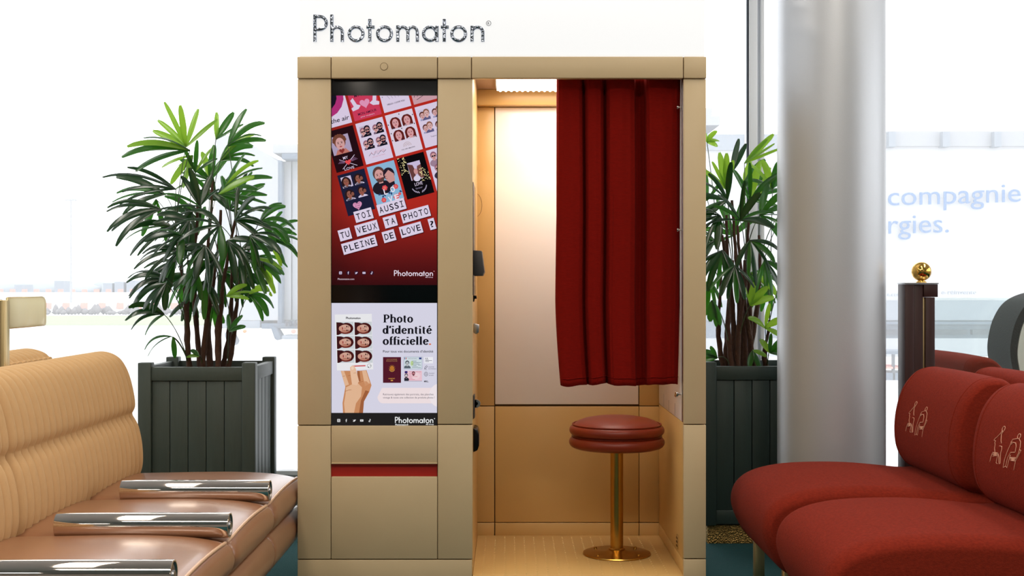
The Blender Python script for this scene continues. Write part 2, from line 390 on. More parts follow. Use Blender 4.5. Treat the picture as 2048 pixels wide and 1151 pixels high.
# boarding bridge cabin seen between left palm and booth
YJ = 26.
jb = empty('boarding_bridge', P(520,650,YJ), 'pale grey boarding bridge cabin seen through the window behind the left palm', 'boarding bridge')
jb.location.z = GZ
def jbox(n, x0,y0,x1,y1,m,d=2.5,off=0): a,b = pbox(x0,y0,x1,y1,YJ+off,d); return bx(n, a, b, m, jb, bevel=.02)
MB().add([P(430,262,YJ),P(498,285,YJ),P(556,322,YJ),P(556,640,YJ),P(430,640,YJ)]+[P(430,262,YJ)+Vector((0,3,0)),P(498,285,YJ)+Vector((0,3,0)),P(556,322,YJ)+Vector((0,3,0)),P(556,640,YJ)+Vector((0,3,0)),P(430,640,YJ)+Vector((0,3,0))],
   [(0,1,2,3,4),(9,8,7,6,5),(0,5,6,1),(1,6,7,2),(2,7,8,3),(3,8,9,4),(4,9,5,0)]).build('cabin', 'out_white', jb)
jbox('roof_box', 545,288,640,306, 'out_white'); jbox('roof_edge', 563,306,640,318, 'out_grey')
jbox('corner_post', 554,320,564,648, 'out_grey', .3)
for k in range(4): jbox('shutter', 566+k*18,322,582+k*18,640, 'out_white', .2, .4)
jbox('skirt', 440,640,520,656, 'out_pale'); jbox('underframe', 522,646,640,657, 'out_grey')
for k in range(5): jbox('rail_bolt', 570+k*9,640,574+k*9,652, 'out_dark', .1, -.1)
def slab(n, p, m):
    v = [P(x,y,YJ-.2) for x,y in p]; v += [q+Vector((0,.5,0)) for q in v]; k = len(p)
    return MB().add(v, [tuple(range(k)), tuple(range(2*k-1,k-1,-1))]+[(i,i+k,(i+1)%k+k,(i+1)%k) for i in range(k)]).build(n, m, jb, bevel=.03)
slab('support_foot', [(449,664),(459,662),(470,683),(466,691),(457,692),(449,672)], 'out_grey')
slab('support_foot', [(540,652),(549,652),(562,674),(556,681),(549,678)], 'out_grey')
slab('step', [(563,670),(640,670),(640,678),(563,678)], 'out_pale')
MB().lathe([(.01,-.05),(.035,-.03),(.035,.03),(.01,.05)], P(489.5,662,YJ-.3), 12, 'y').build('marker_lamp', 'out_lamp', jb)
MB().lathe([(.01,-.05),(.05,-.03),(.05,.03),(.01,.05)], P(587,662,YJ-.3), 12, 'y').build('marker_lamp', 'b_red', jb)
# lettered building right
YT = 30.
tb = empty('terminal_wing', P(1900,600,YT), 'pale terminal wing with light blue lettering seen through the right window', 'building'); tb.location.z = GZ
def tbox(n, x0,y0,x1,y1,m,d=1.5,off=0): a,b = pbox(x0,y0,x1,y1,YT+off,d); return bx(n, a, b, m, tb)
M['sign'] = mat('outdoor_sign_white', (176,178,181), .7)
tbox('wall', 1400,292,2300,600,'sign', 3); tbox('roof_band', 1700,262,2300,292,'out_white', 3.2,-.1)
tbox('lower_wall', 1400,600,2300,640,'out_pale', 3,-.05)
for x in (1785,1893,1996,2100): tbox('roof_pier', x-7,263,x+7,293,'out_pale', .3,-.3)
tbox('dark_strip', 1700,643,2300,648,'out_grey', 1,-.1)
tbox('window_band', 1700,659,1935,669,'out_dark', 1,-.15); tbox('window_band', 1945,659,2300,669,'out_dark', 1,-.15)
tbox('base_wall', 1400,640,2300,676,'out_grey', 3,0)
tbox('roof_band', 1400,268,1640,300,'out_pale', 3,-.1); tbox('roof_box', 1405,232,1440,250,'out_white', 2); tbox('roof_vent', 1412,216,1424,232,'out_white', 1)
def letters(parent, s, x, y, h, wd, slope, Y, m, name, bold=0.):
    tr, a, b = text_tris(s, bold); k = h/.72; kx = wd/(b-a); mb = MB()
    for q in tr:
        pts = [P(x+(p[0]-a)*kx, y-p[1]*k-(p[0]-a)*kx*slope, Y) for p in q]
        pb = [v+Vector((0,.02,0)) for v in pts]
        mb.add(pts+pb, [(0,1,2),(5,4,3),(0,3,4,1),(1,4,5,2),(2,5,3,0)])
    return mb.build(name, m, parent)
letters(tb, 'compagnie', 1776, 411, 40, 266, .030, YT-.12, 'out_blue', 'lettering')
letters(tb, 'rgies.', 1777, 467, 40, 121, .022, YT-.12, 'out_blue', 'lettering', .0)
letters(tb, 'e.com', 1774, 592, 9, 30, .0, YT-.12, 'out_bluegrey', 'lettering')
letters(tb, 'e-réinvente', 1883, 588, 9, 70, .0, YT-.12, 'out_bluegrey', 'lettering')
# service road and low kerbs between
tag(bx('service_road', (6,gy(712),GZ), (90,gy(676),GZ+.04), 'asphalt'), 'grey service road in front of the lettered terminal wing', 'road')
ta = empty('baggage_cart', P(1790,720,24), 'low grey baggage cart with a red side rail between column and wood post', 'cart'); ta.location.z = GZ
def cbox(n, x0,y0,x1,y1,m,d=.8,off=0): a,b = pbox(x0,y0,x1,y1,24+off,d); return bx(n, a, b, m, ta)
cbox('bed', 1770,702,1830,708,'out_grey'); cbox('side_rail', 1770,733,1812,737,'b_red'); cbox('frame', 1770,745,1830,760,'out_grey'); cbox('upright', 1786,708,1790,760,'out_dark',.1); cbox('upright', 1806,708,1810,760,'out_dark',.1)

# ---------------------------------------------------------------- column
cY = 5.05; cX = (1662-VX)*cY/F
col = MB().lathe([(.212,.0),(.212,.02),(.212,ZC-.02),(.212,ZC)], (cX,cY,0), 96).build('column', 'column', smooth='auto')
tag(col, 'thick round silver painted column between right planter and wood post', 'column')

# ---------------------------------------------------------------- photo booth
YF = 4.4; YI = 5.117; ZB = .085
bo = empty('photo_booth', (.33,YF,0), 'beige and gold photo booth with lit header sign, two screens and open cabin', 'photo booth')
def pan(n, x0,y0,x1,y1,m='beige',Y=YF,d=.02,bev=.0018,label=None):
    a,b = pbox(x0,y0,x1,y1,Y,d); o = bx(n, a, b, m, bo, bevel=bev)
    if label: o['label'] = label
    return o
xl = P(595,0,YF).x; xr = P(1412,0,YF).x; xs = P(945,0,YF).x; xo = P(1367,0,YF).x
zt = P(0,157,YF).z; zh = P(0,113,YF).z
# carcass
bx('cabinet_body', (xl+.004,YF+.021,.002), (xs-.004,5.2,zt), 'gap', bo)
bx('side_panel', (xl,YF+.02,.0), (xl+.004,5.2,zt), 'beige', bo)
bx('inner_side_panel', (xs-.004,YF+.02,ZB), (xs,YI,1.893), 'gold_paint', bo)
for (x0,y0,x1,y1) in ((595,158,661.4,849),(595,851,661.4,1117),(662.6,851,874.4,926),(662.6,953,874.4,1117),(875.6,158,945,847.5),(875.6,849.5,945,1117),(595,1119,944,1198)):
    pan('front_panel', x0,y0,x1,y1)
pan('slot_back', 662.6,926,874.4,953,'red_slot',YF+.016,.004,0,'red lacquered back of the delivery slot')
pan('slot_lip', 662.6,925,874.4,927.2,'beige',YF-.003,.02,.0005)
for (x0,y0,x1,y1) in ((1367.5,158,1412,847.5),(1367.5,849.5,1412,1116),(1367.5,1118,1412,1198)):
    pan('door_post', x0,y0,x1,y1,'beige',YF,.02)
bx('outer_side_wall', (xo+.02,YF+.02,0), (xr,5.2,zt), 'beige', bo)
# header band
for i,(x0,x1) in enumerate(((594,661.2),(662.8,874.2),(875.8,942.2),(943.8,1366.2),(1367.8,1413))):
    pan('header_panel', x0,113,x1,156.3,'beige',YF-.008,.03,.003)
bx('header_core', (xl+.003,YF+.002,zt+.002), (xr-.003,YF+.0215,zh-.002), 'gap', bo)
bx('cabinet_top', (xl+.003,YF+.022,zt+.002), (xs-.004,5.2,zh-.002), 'gap', bo); bx('cabin_top', (xs-.003,YF+.022,1.907), (xr-.003,5.2,zh+.0), 'gap', bo)
MB().lathe([(.0005,-.001),(.0115,-.001),(.0125,0),(.0125,.004)], P(768,133,YF-.0085), 28, 'y').build('round_plug', 'beige', bo, smooth='auto')
MB().lathe([(.0126,-.0003),(.0138,-.0003),(.0138,.003),(.0126,.003)], P(768,133,YF-.0085), 28, 'y').build('plug_ring', 'gap', bo)
# light box
lb = bx('sign_light_box', (P(597,0,YF).x,YF,zh+.001), (P(1411,0,YF).x,5.15,2.32), 'lightbox', bo, bevel=.006, seg=3)
lb['label'] = 'white lit header sign box'
for nm, sts in GEO.items():
    mb = MB()
    for j,pts in enumerate(sts):
        q = dedup([(590+p[0]/4.795, (p[1]+.5)/4.795) for p in pts]); cl = len(pts) > 30
        if cl: q[-1] = q[0]
        hw = 3.4; n = len(q)
        prof = [(-1,0),(-1,.5),(-.72,.92),(-.3,1.05),(.3,1.05),(.72,.92),(1,.5),(1,0)]; vs = []
        for i,p in enumerate(q):
            a_ = q[i-1] if i > 0 else (q[-2] if cl else p); b_2 = q[i+1] if i < n-1 else (q[1] if cl else p)
            dx,dy = b_2[0]-a_[0], b_2[1]-a_[1]; l = math.hypot(dx,dy); nx,ny = -dy/l, dx/l
            for u,hh in prof:
                v = P(p[0]+nx*hw*u, p[1]+ny*hw*u, YF); v.y = YF-.001-(.0065+j*.0006)*hh; vs.append(v)
        k = len(prof)
        fs = [(i*k+m_, i*k+m_+1, (i+1)*k+m_+1, (i+1)*k+m_) for i in range(n-1) for m_ in range(k-1)]
        if not cl: fs += [tuple(range(k)), tuple((n-1)*k+m_ for m_ in range(k))]
        mb.add(vs, fs)
    mb.build('sign_letter', 'chrome_ham', lb, smooth='auto')
mb = MB(); c_ = (977.3,46.4)
q = arc(c_[0],c_[1],4.6,4.8,0,360,28)
for qd in stroke_quads(q, .45)[0]: mb.add([P(x,y,YF-.004) for x,y in qd]+[P(x,y,YF) for x,y in qd], [(0,1,2,3),(0,4,5,1),(1,5,6,2),(2,6,7,3),(3,7,4,0)])
tr,a0,b0 = text_tris('R')
for t in tr:
    pp = [P(c_[0]-1.9+(p[0]-a0)*6, c_[1]+2.2-p[1]*6.2, YF-.004) for p in t]; mb.add(pp+[v+Vector((0,.004,0)) for v in pp], [(0,1,2),(0,3,4,1),(1,4,5,2),(2,5,3,0)])
mb.build('registered_mark', 'darkgrey', lb)
# booth cabin
bx('cabin_floor', (xs,YF+.004,.0), (xo+.019,YI,ZB), 'gold_paint', bo, bevel=.002)
mb = MB()
nx_ = 19; ny_ = 21
for i in range(nx_):
    for j in range(ny_):
        x = xs+.035+i*.0385; y = YF+.03+j*.0325
        if x > xo-.02: continue
        mb.lathe([(.0030,-.0005),(.0024,.0013),(.0005,.0017)], (x,y,ZB), 6)
st = mb.build('floor_stud', M['gold_paint'], bo); st['kind'] = 'stuff'; st['label'] = 'rows of tiny raised studs on the cabin floor'
M['studs'] = mat('bright_stud_metal', (232,206,150), .3, .5); st.data.materials[0] = M['studs']
zci = 1.1+.794; YR = YI
bx('cabin_ceiling', (xs,YF+.022,zci), (xo+.019,YI+.08,zci+.012), 'greyceil', bo)
bx('rear_core', (xs-.004,YI+.02,.0), (xr-.001,5.2,zci), 'gap', bo)
for (x0,y0,x1,y1,m_) in ((950,214,988.6,810.6,'gold_paint'),(990.4,214.6,1277,808,'whitepanel'),(1278.8,214,1320,810.6,'gold_paint'),
    (950,812.4,988.6,1043.6,'gold_paint'),(990.4,812.4,1277.6,1043.6,'gold_paint'),(1278.8,812.4,1320,1043.6,'gold_paint'),
    (950,1045,988.6,1074,'gold_paint'),(990.4,1045,1277.6,1074,'gold_paint'),(1278.8,1045,1320,1074,'gold_paint')):
    o = pan('rear_panel', x0,y0,x1,y1,m_,YI,.02)
    if m_ == 'whitepanel': o['label'] = 'glossy white backdrop panel'
# beam at the rear top and light fixture
a = P(950,184,YI-.05); b = P(1320,210,YI-.05)
bx('rear_beam', (xs,YI-.05,b.z), (xo,YI+.02,zci), 'gold_paint', bo, bevel=.002)
fx0 = P(990,0,4.86).x; fx1 = .54
fx = bx('ceiling_light', (fx0,4.50,zci-.012), (fx1,4.99,zci), 'steel', bo, bevel=.001); fx['label'] = 'long LED light under the cabin ceiling'  # front part hidden by the header is added to light the backdrop evenly
bx('diffuser', (fx0+.006,4.506,zci-.018), (fx1-.006,4.984,zci-.0122), 'led', fx)
mb = MB()
for k in range(26):
    mb.lathe([(.006,-.0),(.005,-.004),(.001,-.006)][::-1], (fx0+.02+k*(fx1-fx0-.04)/25, 4.975, zci-.018), 8)
o = mb.build('led_bead', 'led', fx); o['kind'] = 'stuff'
# right inner wall
XR = xo
def rwall(n, y0, y1, z0, z1, m_): return bx(n, (XR,y0,z0), (XR+.0195,y1,z1), m_, bo, bevel=.0012)
rwall('side_wall_panel', YF+.05, YI-.004, .6215, zci-.002, 'whitepanel'); rwall('side_wall_panel', YF+.022, YI-.004, .1375, .6195, 'gold_paint')
rwall('side_wall_panel', YF+.022, YI-.004, ZB+.001, .1355, 'gold_paint'); rwall('wall_edge_strip', YF+.022, YF+.049, .6215, zci-.002, 'steel')
k_ = MB().lathe([(.004,0),(.004,-.008),(.011,-.010),(.012,-.018),(.008,-.022),(.001,-.023)], (XR,4.47,.716), 20, 'x').build('knob', 'chrome', bo, smooth='auto')
vt = bx('outlet_plate', (XR-.003,4.535,.15), (XR,4.565,.20), 'sbrass', bo, bevel=.001)
for k in range(3): bx('slot', (XR-.0042,4.538,.158+k*.014), (XR-.003,4.562,.164+k*.014), 'black', vt)
M['smudge'] = mat('grey_scuff', (150,150,152), .5)
for yy,h,wd in ((4.95,.05,.01),(4.80,.04,.007),(4.62,.045,.008)):
    bx('scuff_mark', (XR-.0006,yy,.624), (XR+.0002,yy+wd,.624+h), 'smudge', bo)
# fittings on the machine side (left inner wall)
bx('touch_screen', (xs,YF+.03,P(0,590,YF).z), (xs+.0025,YF+.3,P(0,362,YF).z), 'black', bo, bevel=.001)
def wallshape(n, pts, y0, y1, m_, bev=.002):   # outline (px offset from wall in m, photo row) at distance y0
    sc_ = y0/F; mb = MB(); q = [(xs+dx, CH-(py-VY)*sc_) for dx,py in pts]
    return MB().prism(q, y0, y1).build(n, m_, bo, bevel=bev)
wallshape('camera_hood', [(.0,500),(.030,501),(.0395,543),(.0335,551),(.0,551)], 4.50, 4.66, 'darkgrey')
wallshape('coin_hook', [(0,590),(.012,591),(.013,597),(.006,597),(.004,603),(0,603)], 4.47, 4.49, 'black', .001)
wallshape('receipt_cup', [(0,646),(.021,649),(.019,665),(.008,668),(0,664)], 4.52, 4.56, 'steel')
wallshape('payment_slot', [(0,790),(.006,790),(.006,835),(0,838)], 4.46, 4.52, 'darkgrey', .001)
mb = MB(); c0 = P(953.5,807,4.46)
mb.lathe([(.006,-.004),(.014,-.004),(.015,0),(.014,.004),(.006,.004),(.006,-.004)], (xs+.012,4.47,c0.z), 24, 'y')
mb.box((xs,4.466,c0.z-.014),(xs+.012,4.474,c0.z+.014)); mb.build('padlock_ring', 'steel', bo, smooth='auto')
mb = MB(); zz = P(0,880,4.47).z
mb.prism([(xs,zz+.043),(xs+.016,zz+.038),(xs+.021,zz+.02),(xs+.021,zz-.02),(xs+.016,zz-.036),(xs,zz-.043)], 4.47, 4.60)
o = mb.build('photo_chute', 'black', bo, bevel=.004); 
bx('chute_window', (xs+.0205,4.48,zz-.02), (xs+.0215,4.59,zz+.02), 'steel', o)
cc = P(953,408,4.95)
mb = MB(); mb.tube([(P(950+14*math.cos(t),410+24*math.sin(t),YI-.001)) for t in [R(-95+i*190/18) for i in range(19)]], .0007, 5); mb.build('scratched_ring', 'gap', bo)

# ---------------------------------------------------------------- upper screen print
SY = YF+.010
us = pan('upper_screen', 662.6,158,874.4,604,'black',SY,.01,.0005,'black framed poster display')
pr = Print(SY-.0006, (663.5,191,874,569.5))
for i in range(14):      # display background
    y0 = 190+i*27.2; y1 = y0+27.2
    def bgc(y):
        t = max(0, min(1, (y-410)/160)); t2 = max(0,min(1,(y-191)/200))
        return tuple((184-6*t2)*(1-t)+58*t if j == 0 else (40*(1-t)+8*t if j == 1 else 30*(1-t)+12*t) for j in range(3))
    for k in range(6):
        x0 = 663+k*36; sh = lambda x: .78+.22*min(1, max(0,(x-663)/60))
        ca, cb = bgc(y0), bgc(y1); q = [tuple(v*sh(x0) for v in ca), tuple(v*sh(x0+36) for v in ca), tuple(v*sh(x0+36) for v in cb), tuple(v*sh(x0) for v in cb)]
        x1c, y1c = min(x0+36,874), min(y1,569.5); x0c, y0c = max(x0,663.5), max(y0,191)
        pr.poly([(x0c,y0c),(x1c,y0c),(x1c,y1c),(x0c,y1c)], q, 0)
LAV = (222,208,232); INK = (22,16,34); SK = (214,162,160); HR = (98,30,26); NAVY = (26,28,56)
A15 = 15.2
def card(r, c, col):
    ox = 710.5+c*59.2+r*23; oy = 248-c*16.6+r*86.5
    pr.push(ox, oy, A15); pr.rect_(0,0,56,84,col,1)
def face(cx, cy, s, skin, hair, shades=False, beard=False, body=None, longh=False, L0=3):
    if body: pr.ell(cx, cy+s*1.75, s*1.35, s*.95, body, L0)
    if longh: pr.ell(cx, cy+s*.35, s*1.15, s*1.45, hair, L0)
    pr.rect_(cx-s*.28, cy+s*.4, cx+s*.28, cy+s*1.15, skin, L0+1)
    pr.ell(cx, cy-s*.18, s*.82, s*.95, hair, L0+1)
    pr.ell(cx, cy+s*.12, s*.62, s*.86, skin, L0+2)
    if beard: pr.ell(cx, cy+s*.42, s*.6, s*.6, hair, L0+3, 180, 360, 10)
    if shades:
        pr.ell(cx-s*.28, cy, s*.24, s*.2, INK, L0+4); pr.ell(cx+s*.28, cy, s*.24, s*.2, INK, L0+4); pr.rect_(cx-s*.3, cy-s*.05, cx+s*.3, cy+s*.02, INK, L0+4)
    else:
        dk = tuple(v*.35 for v in skin)
        pr.ell(cx-s*.25, cy+s*.02, s*.1, s*.07, dk, L0+4, n=8); pr.ell(cx+s*.25, cy+s*.02, s*.1, s*.07, dk, L0+4, n=8)
        pr.rect_(cx-s*.38, cy-s*.18, cx-s*.12, cy-s*.11, dk, L0+4); pr.rect_(cx+s*.12, cy-s*.18, cx+s*.38, cy-s*.11, dk, L0+4)
    pr.poly([(cx-s*.04,cy+s*.05),(cx+s*.08,cy+s*.32),(cx-s*.1,cy+s*.32)], tuple(v*.82 for v in skin), L0+4)
    pr.ell(cx, cy+s*.5, s*.2, s*.08, (168,62,70), L0+5, n=10)
def heart(cx, cy, s, col, layer):
    pr.poly([(cx+s*.98*(16*math.sin(t)**3)/17, cy-s*(13*math.cos(t)-5*math.cos(2*t)-2*math.cos(3*t)-math.cos(4*t))/17) for t in [2*PI*i/28 for i in range(28)]], col, layer)
# row above
card(-1,-1,LAV); pr.ell(10,20,44,44,(178,48,120),2); pr.ell(10,20,30,30,INK,3); pr.ell(8,18,12,14,(60,40,44),4); pr.text('the air', 14, 76, 9, INK, 3, 38, .01, .2)
card(-1,0,(206,60,92)); pr.text('MY LOVE', 12, 38, 5.5, (60,14,44), 3, 32, .01); heart(29,54,11,(226,150,186),3)
for sg in (-1,1):
    b_ = 29+sg*9
    pr.poly([(b_,56),(b_+sg*8,52),(b_+sg*20,58),(b_+sg*18,64),(b_+sg*6,62)], LAV, 4); pr.poly([(b_+sg*6,56),(b_+sg*12,38),(b_+sg*18,42),(b_+sg*14,56)], LAV, 4)
pr.text('MON AMOUR', 10, 75, 5, (60,14,44), 3, 38, .01); pr.text('pour toujours', 14, 80, 2.6, LAV, 3, 28)
card(-1,1,LAV); pr.text('HELLO - I LOVE YOU', 10, 71, 3, INK, 3, 36, .02)
for k in range(4): pr.stroke([(14+k*7,52),(18+k*6,60)], .6, (140,130,150), 3)
pr.text('v', 3, 54, 4, INK, 3)
card(-1,2,(206,160,170)); pr.stroke([(4,70),(9,62),(11,70),(16,64),(18,70),(24,66)], 1, INK, 3); pr.stroke([(8,76),(30,68)], .9, INK, 3)
# middle row
card(0,-1,(34,8,16)); pr.rect_(4,13,42,50,(176,160,190),2); face(22,28,14.5,SK,(122,72,58),L0=3)
for k in range(9): pr.ell(22+11*math.cos(R(k*22.5)), 23-10*math.sin(R(k*22.5)), 3.6, 3.6, (116,68,52), 5, n=8)
pr.poly([(8,50),(14,40),(22,44),(30,40),(37,50)], (196,120,108), 6); heart(22,44,6,(140,50,46),8)
pr.text('MY', 20, 62, 6, LAV, 3, 10, .01); heart(28,69,6.5,(228,72,78),5)
for (p,q_) in (((12,60),(44,80)),((44,58),(14,80))): pr.stroke([p,q_], 1, LAV, 4)
for sg in (-1,1):
    for k in range(4): pr.stroke([(28+sg*7,69-k),(28+sg*(20-k*2),64-k*2+3)], .7, (150,110,150), 4)
pr.text('LOVE', 17, 84, 5.2, LAV, 5, 20, .01)
card(0,0,LAV)
for i,(x,y) in enumerate(((5,8),(31,8),(5,34),(31,34))):
    pr.rect_(x,y,x+21,y+22,(196,184,204),2); LC[0] = (x,y,x+21,y+22)
    face(x+6,y+11,7.4,SK,(150,100,120),True,body=(120,96,120),L0=3); face(x+15,y+9,8,(190,140,136),INK,True,True,body=(20,20,34),L0=8)
LC[0] = None
pr.text('LOVE', 16, 67, 5, (222,170,186), 3, 28); pr.stroke([(10,69),(16,64),(20,70),(26,63),(28,70),(36,64),(40,69),(46,65)], .8, INK, 4); pr.text('you are my heart', 16, 74, 2.6, (210,140,160), 4, 26)
card(0,1,(224,212,230))
for i,(x,y) in enumerate(((6,8),(30,8),(6,34),(30,34))):
    pr.rect_(x,y,x+22,y+23,(216,206,226),2); LC[0] = (x,y,x+21,y+22)
    face(x+10.5,y+10.5,10.2,(220,160,164),HR,False,False,body=(232,222,240) if i in (1,3) else NAVY,longh=True,L0=3)
LC[0] = None
for k in range(8): pr.ell((2,54,3,53,2,28,50,26)[k],(20,12,38,30,52,4,56,33)[k],1.1,1.3,INK,3,n=8)
for k in range(3): pr.stroke(arc(28,70,8-k*2.6,8-k*2.6,0,180,12), .6, (170,140,130), 3)
pr.text('YOU ARE AMAZING', 14, 76, 2.4, INK, 3, 28, .01)
card(0,2,LAV)
for i,(x,y) in enumerate(((5,8),(31,8),(5,34),(31,34))):
    pr.rect_(x,y,x+22,y+22,(208,198,222),2); LC[0] = (x,y,x+21,y+22)
    face(x+6,y+12,7.2,(216,168,168),(92,48,44),body=(160,160,196),L0=3); face(x+15,y+9,7.8,(222,178,176),(140,90,70),body=(96,92,132),L0=8)
LC[0] = None
pr.text('Toujours ensemble', 16, 66, 2.8, INK, 3, 26)
# lower row
card(1,-1,NAVY)
for i,(x,y) in enumerate(((5,6),(30,6),(5,32),(30,32))):
    pr.rect_(x,y,x+21,y+22,(204,192,222),2); LC[0] = (x,y,x+21,y+22)
    face(x+9,y+10,8.6,(150,92,76),(42,22,24),body=(214,204,232),longh=(i != 3),L0=3)
    if i: pr.ell(x+15,y+9,4,4.8,(36,20,24),6); pr.ell(x+15.5,y+11,3,3.8,(138,84,70),7)
LC[0] = None
heart(24,68,10,(222,150,190),3); pr.text('You are', 18, 65, 3, INK, 4, 12); pr.text('in my', 19, 69.5, 3, INK, 4, 10); pr.text('heart', 20, 74, 3, INK, 4, 9)
card(1,0,(142,186,218)); face(20,21,15,(216,160,156),(92,62,58),beard=True,body=(30,26,38),L0=3)
pr.ell(39,24,11.5,13,(38,28,42),9); pr.poly([(30,24),(40,16),(49,26),(48,40),(36,42),(31,34)], (206,150,146), 10)
pr.rect_(20,40,46,48,(34,26,40),3)
pr.stroke([(30,26),(33,28)], .8, (60,30,30), 11); pr.stroke([(31,33),(34,32)], .8, (150,60,66), 11)
for (x,y,s) in ((24,49,5.5),(46,52,5),(16,72,5),(42,72,6),(50,68,3)):
    for k in range(6): pr.ell(x+s*.55*math.cos(k*PI/3), y+s*.55*math.sin(k*PI/3), s*.5, s*.5, (222,74,84), 12, n=8)
    pr.ell(x,y,s*.45,s*.45,(244,140,120),13,n=8); pr.ell(x,y,s*.18,s*.18,(190,40,60),14,n=8)
for (x,y,a_) in ((14,58,200),(18,62,240),(50,62,330),(34,60,270),(28,80,250),(48,78,300),(36,78,270),(30,64,80),(22,66,120)):
    dx,dy = math.cos(R(a_)), -math.sin(R(a_)); pr.poly([(x,y),(x+dx*3-dy*2,y+dy*3+dx*2),(x+dx*7,y+dy*7),(x+dx*3+dy*2,y+dy*3-dx*2)], (34,60,110), 12)
for t,x,y in (('L',20,62),('O',34,61),('V',25,79),('E',38,78)): pr.text(t, x, y, 11, (240,230,244), 15, 9 if t != 'L' else 6.5, .03)
card(1,1,(6,4,8)); pr.rect_(18,14,44,50,(206,192,224),2)
pr.poly([(18,16),(28,20),(31,34),(26,50),(20,50)], (104,62,60), 3); pr.poly([(44,22),(36,24),(33,36),(36,48),(44,50)], (120,76,72), 3); pr.ell(31,34,4,6,(206,150,150),4); pr.ell(30,48,7,6,(220,212,234),5)
rnd = random.Random(11)
for k in range(90):
    if k % 2: x,y = 2+rnd.random()*16, rnd.random()*34
    else: x,y = 38+rnd.random()*17, 30+rnd.random()*26
    s = .5+rnd.random()*.8; pr.ell(x,y,s,s,(236,222,160),6,n=6)
pr.text('LOVE', 22, 62, 6.5, LAV, 3, 16, .01); pr.text('forever', 22, 69, 4, (150,140,170), 3, 14)
for sg in (-1,1):
    for k in range(5):
        a_ = R(200+k*14) if sg < 0 else R(340-k*14); x,y = 30+14*math.cos(a_), 64-13*math.sin(a_); pr.ell(x,y,1.3,1.3,(170,160,185),3,n=7); pr.ell(x+sg*1.2,y-2,.9,1.4,(170,160,185),3,n=7)
card(1,2,LAV); face(12,14,8,SK,(150,100,120),True,body=(160,130,150),L0=3); face(14,40,8,SK,(150,100,120),True,body=(60,50,70),L0=3)
# slogan strips
def strip(tx, x, y, wd):      # x,y: lower left corner
    pr.push(x, y, A15+.4); pr.poly([(1.2,1.8),(wd+1.2,1.8),(wd+1.2,-21),(1.2,-21)], (70,10,14), 16); pr.rect_(0,0,wd,-22.5,(226,214,236),17)
    n = len(tx); pr.mono(tx, 2.0, -5.2, 12.6, (wd-4)/n, (24,20,34), 18)
strip('TOI', 712.5,445.5,36.5); strip('AUSSI', 758.5,432,57); strip('TU', 681,482.8,24.5); strip('VEUX', 714.5,473,46.5); strip('TA', 771,457,26)
strip('PHOTO', 806.3,446.5,58); strip('PLEINE', 688,509.5,70); strip('DE', 769,486,25); strip('LOVE', 803.5,476,45); strip('?', 861,460,12.5)
pr.pop()
def icons(p, xs_, y, s, col, bg_, L0):
    for i,x in enumerate(xs_):
        if bg_: p.ell(x,y,s*1.35,s*1.35,bg_,L0)
        c_ = col; l = L0+1
        if i == 0:
            for a_,b__ in (((-1,-1),(1,-1)),((1,-1),(1,1)),((1,1),(-1,1)),((-1,1),(-1,-1))): p.stroke([(x+a_[0]*s*.75,y+a_[1]*s*.75),(x+b__[0]*s*.75,y+b__[1]*s*.75)], s*.3, c_, l)
            p.stroke(arc(x,y,s*.36,s*.36,0,360,12), s*.24, c_, l); p.ell(x+s*.42,y-s*.42,s*.12,s*.12,c_,l,n=6)
        elif i == 1: p.stroke([(x+s*.4,y-s*.8),(x,y-s*.7),(x-s*.02,y+s*.95)], s*.36, c_, l); p.stroke([(x-s*.42,y-s*.12),(x+s*.42,y-s*.12)], s*.3, c_, l)
        elif i == 2: p.poly([(x-s*.95,y+s*.55),(x-s*.3,y+s*.3),(x-s*.85,y-s*.6),(x-s*.1,y-s*.15),(x+s*.2,y-s*.6),(x+s*.6,y-s*.5),(x+s,y-s*.45),(x+s*.7,y),(x+s*.2,y+s*.6),(x-s*.4,y+s*.75)], c_, l)
        elif i == 3: p.rect_(x-s*.95,y-s*.62,x+s*.95,y+s*.62,c_,l); p.poly([(x-s*.25,y-s*.3),(x+s*.35,y),(x-s*.25,y+s*.3)], bg_ or (30,28,26), l+1)
        else: p.stroke([(x+s*.15,y-s*.95),(x+s*.15,y+s*.4)], s*.3, c_, l); p.stroke(arc(x-s*.2,y+s*.45,s*.36,s*.36,0,360,12), s*.26, c_, l); p.stroke(arc(x+s*.6,y-s*.85,s*.45,s*.45,180,270,6), s*.28, c_, l)
icons(pr, (681,696.5,712.5,728,743.5), 545.3, 3.1, (226,214,240), (44,16,40), 2)
pr.text('Photomaton.com', 675.5, 559.3, 3.6, (224,200,214), 3, 33, .01)
pr.logo(788, 866, 551.5, 11.5, (238,222,236), 3, 1.05); pr.ell(868,542,.9,.9,(238,180,180),3,n=8); pr.text('ME Group', 851, 555, 2.2, (224,200,214), 3, 15, .02)
pr.build('display_print', us)['label'] = 'red poster display with slogan strips and photo cards'
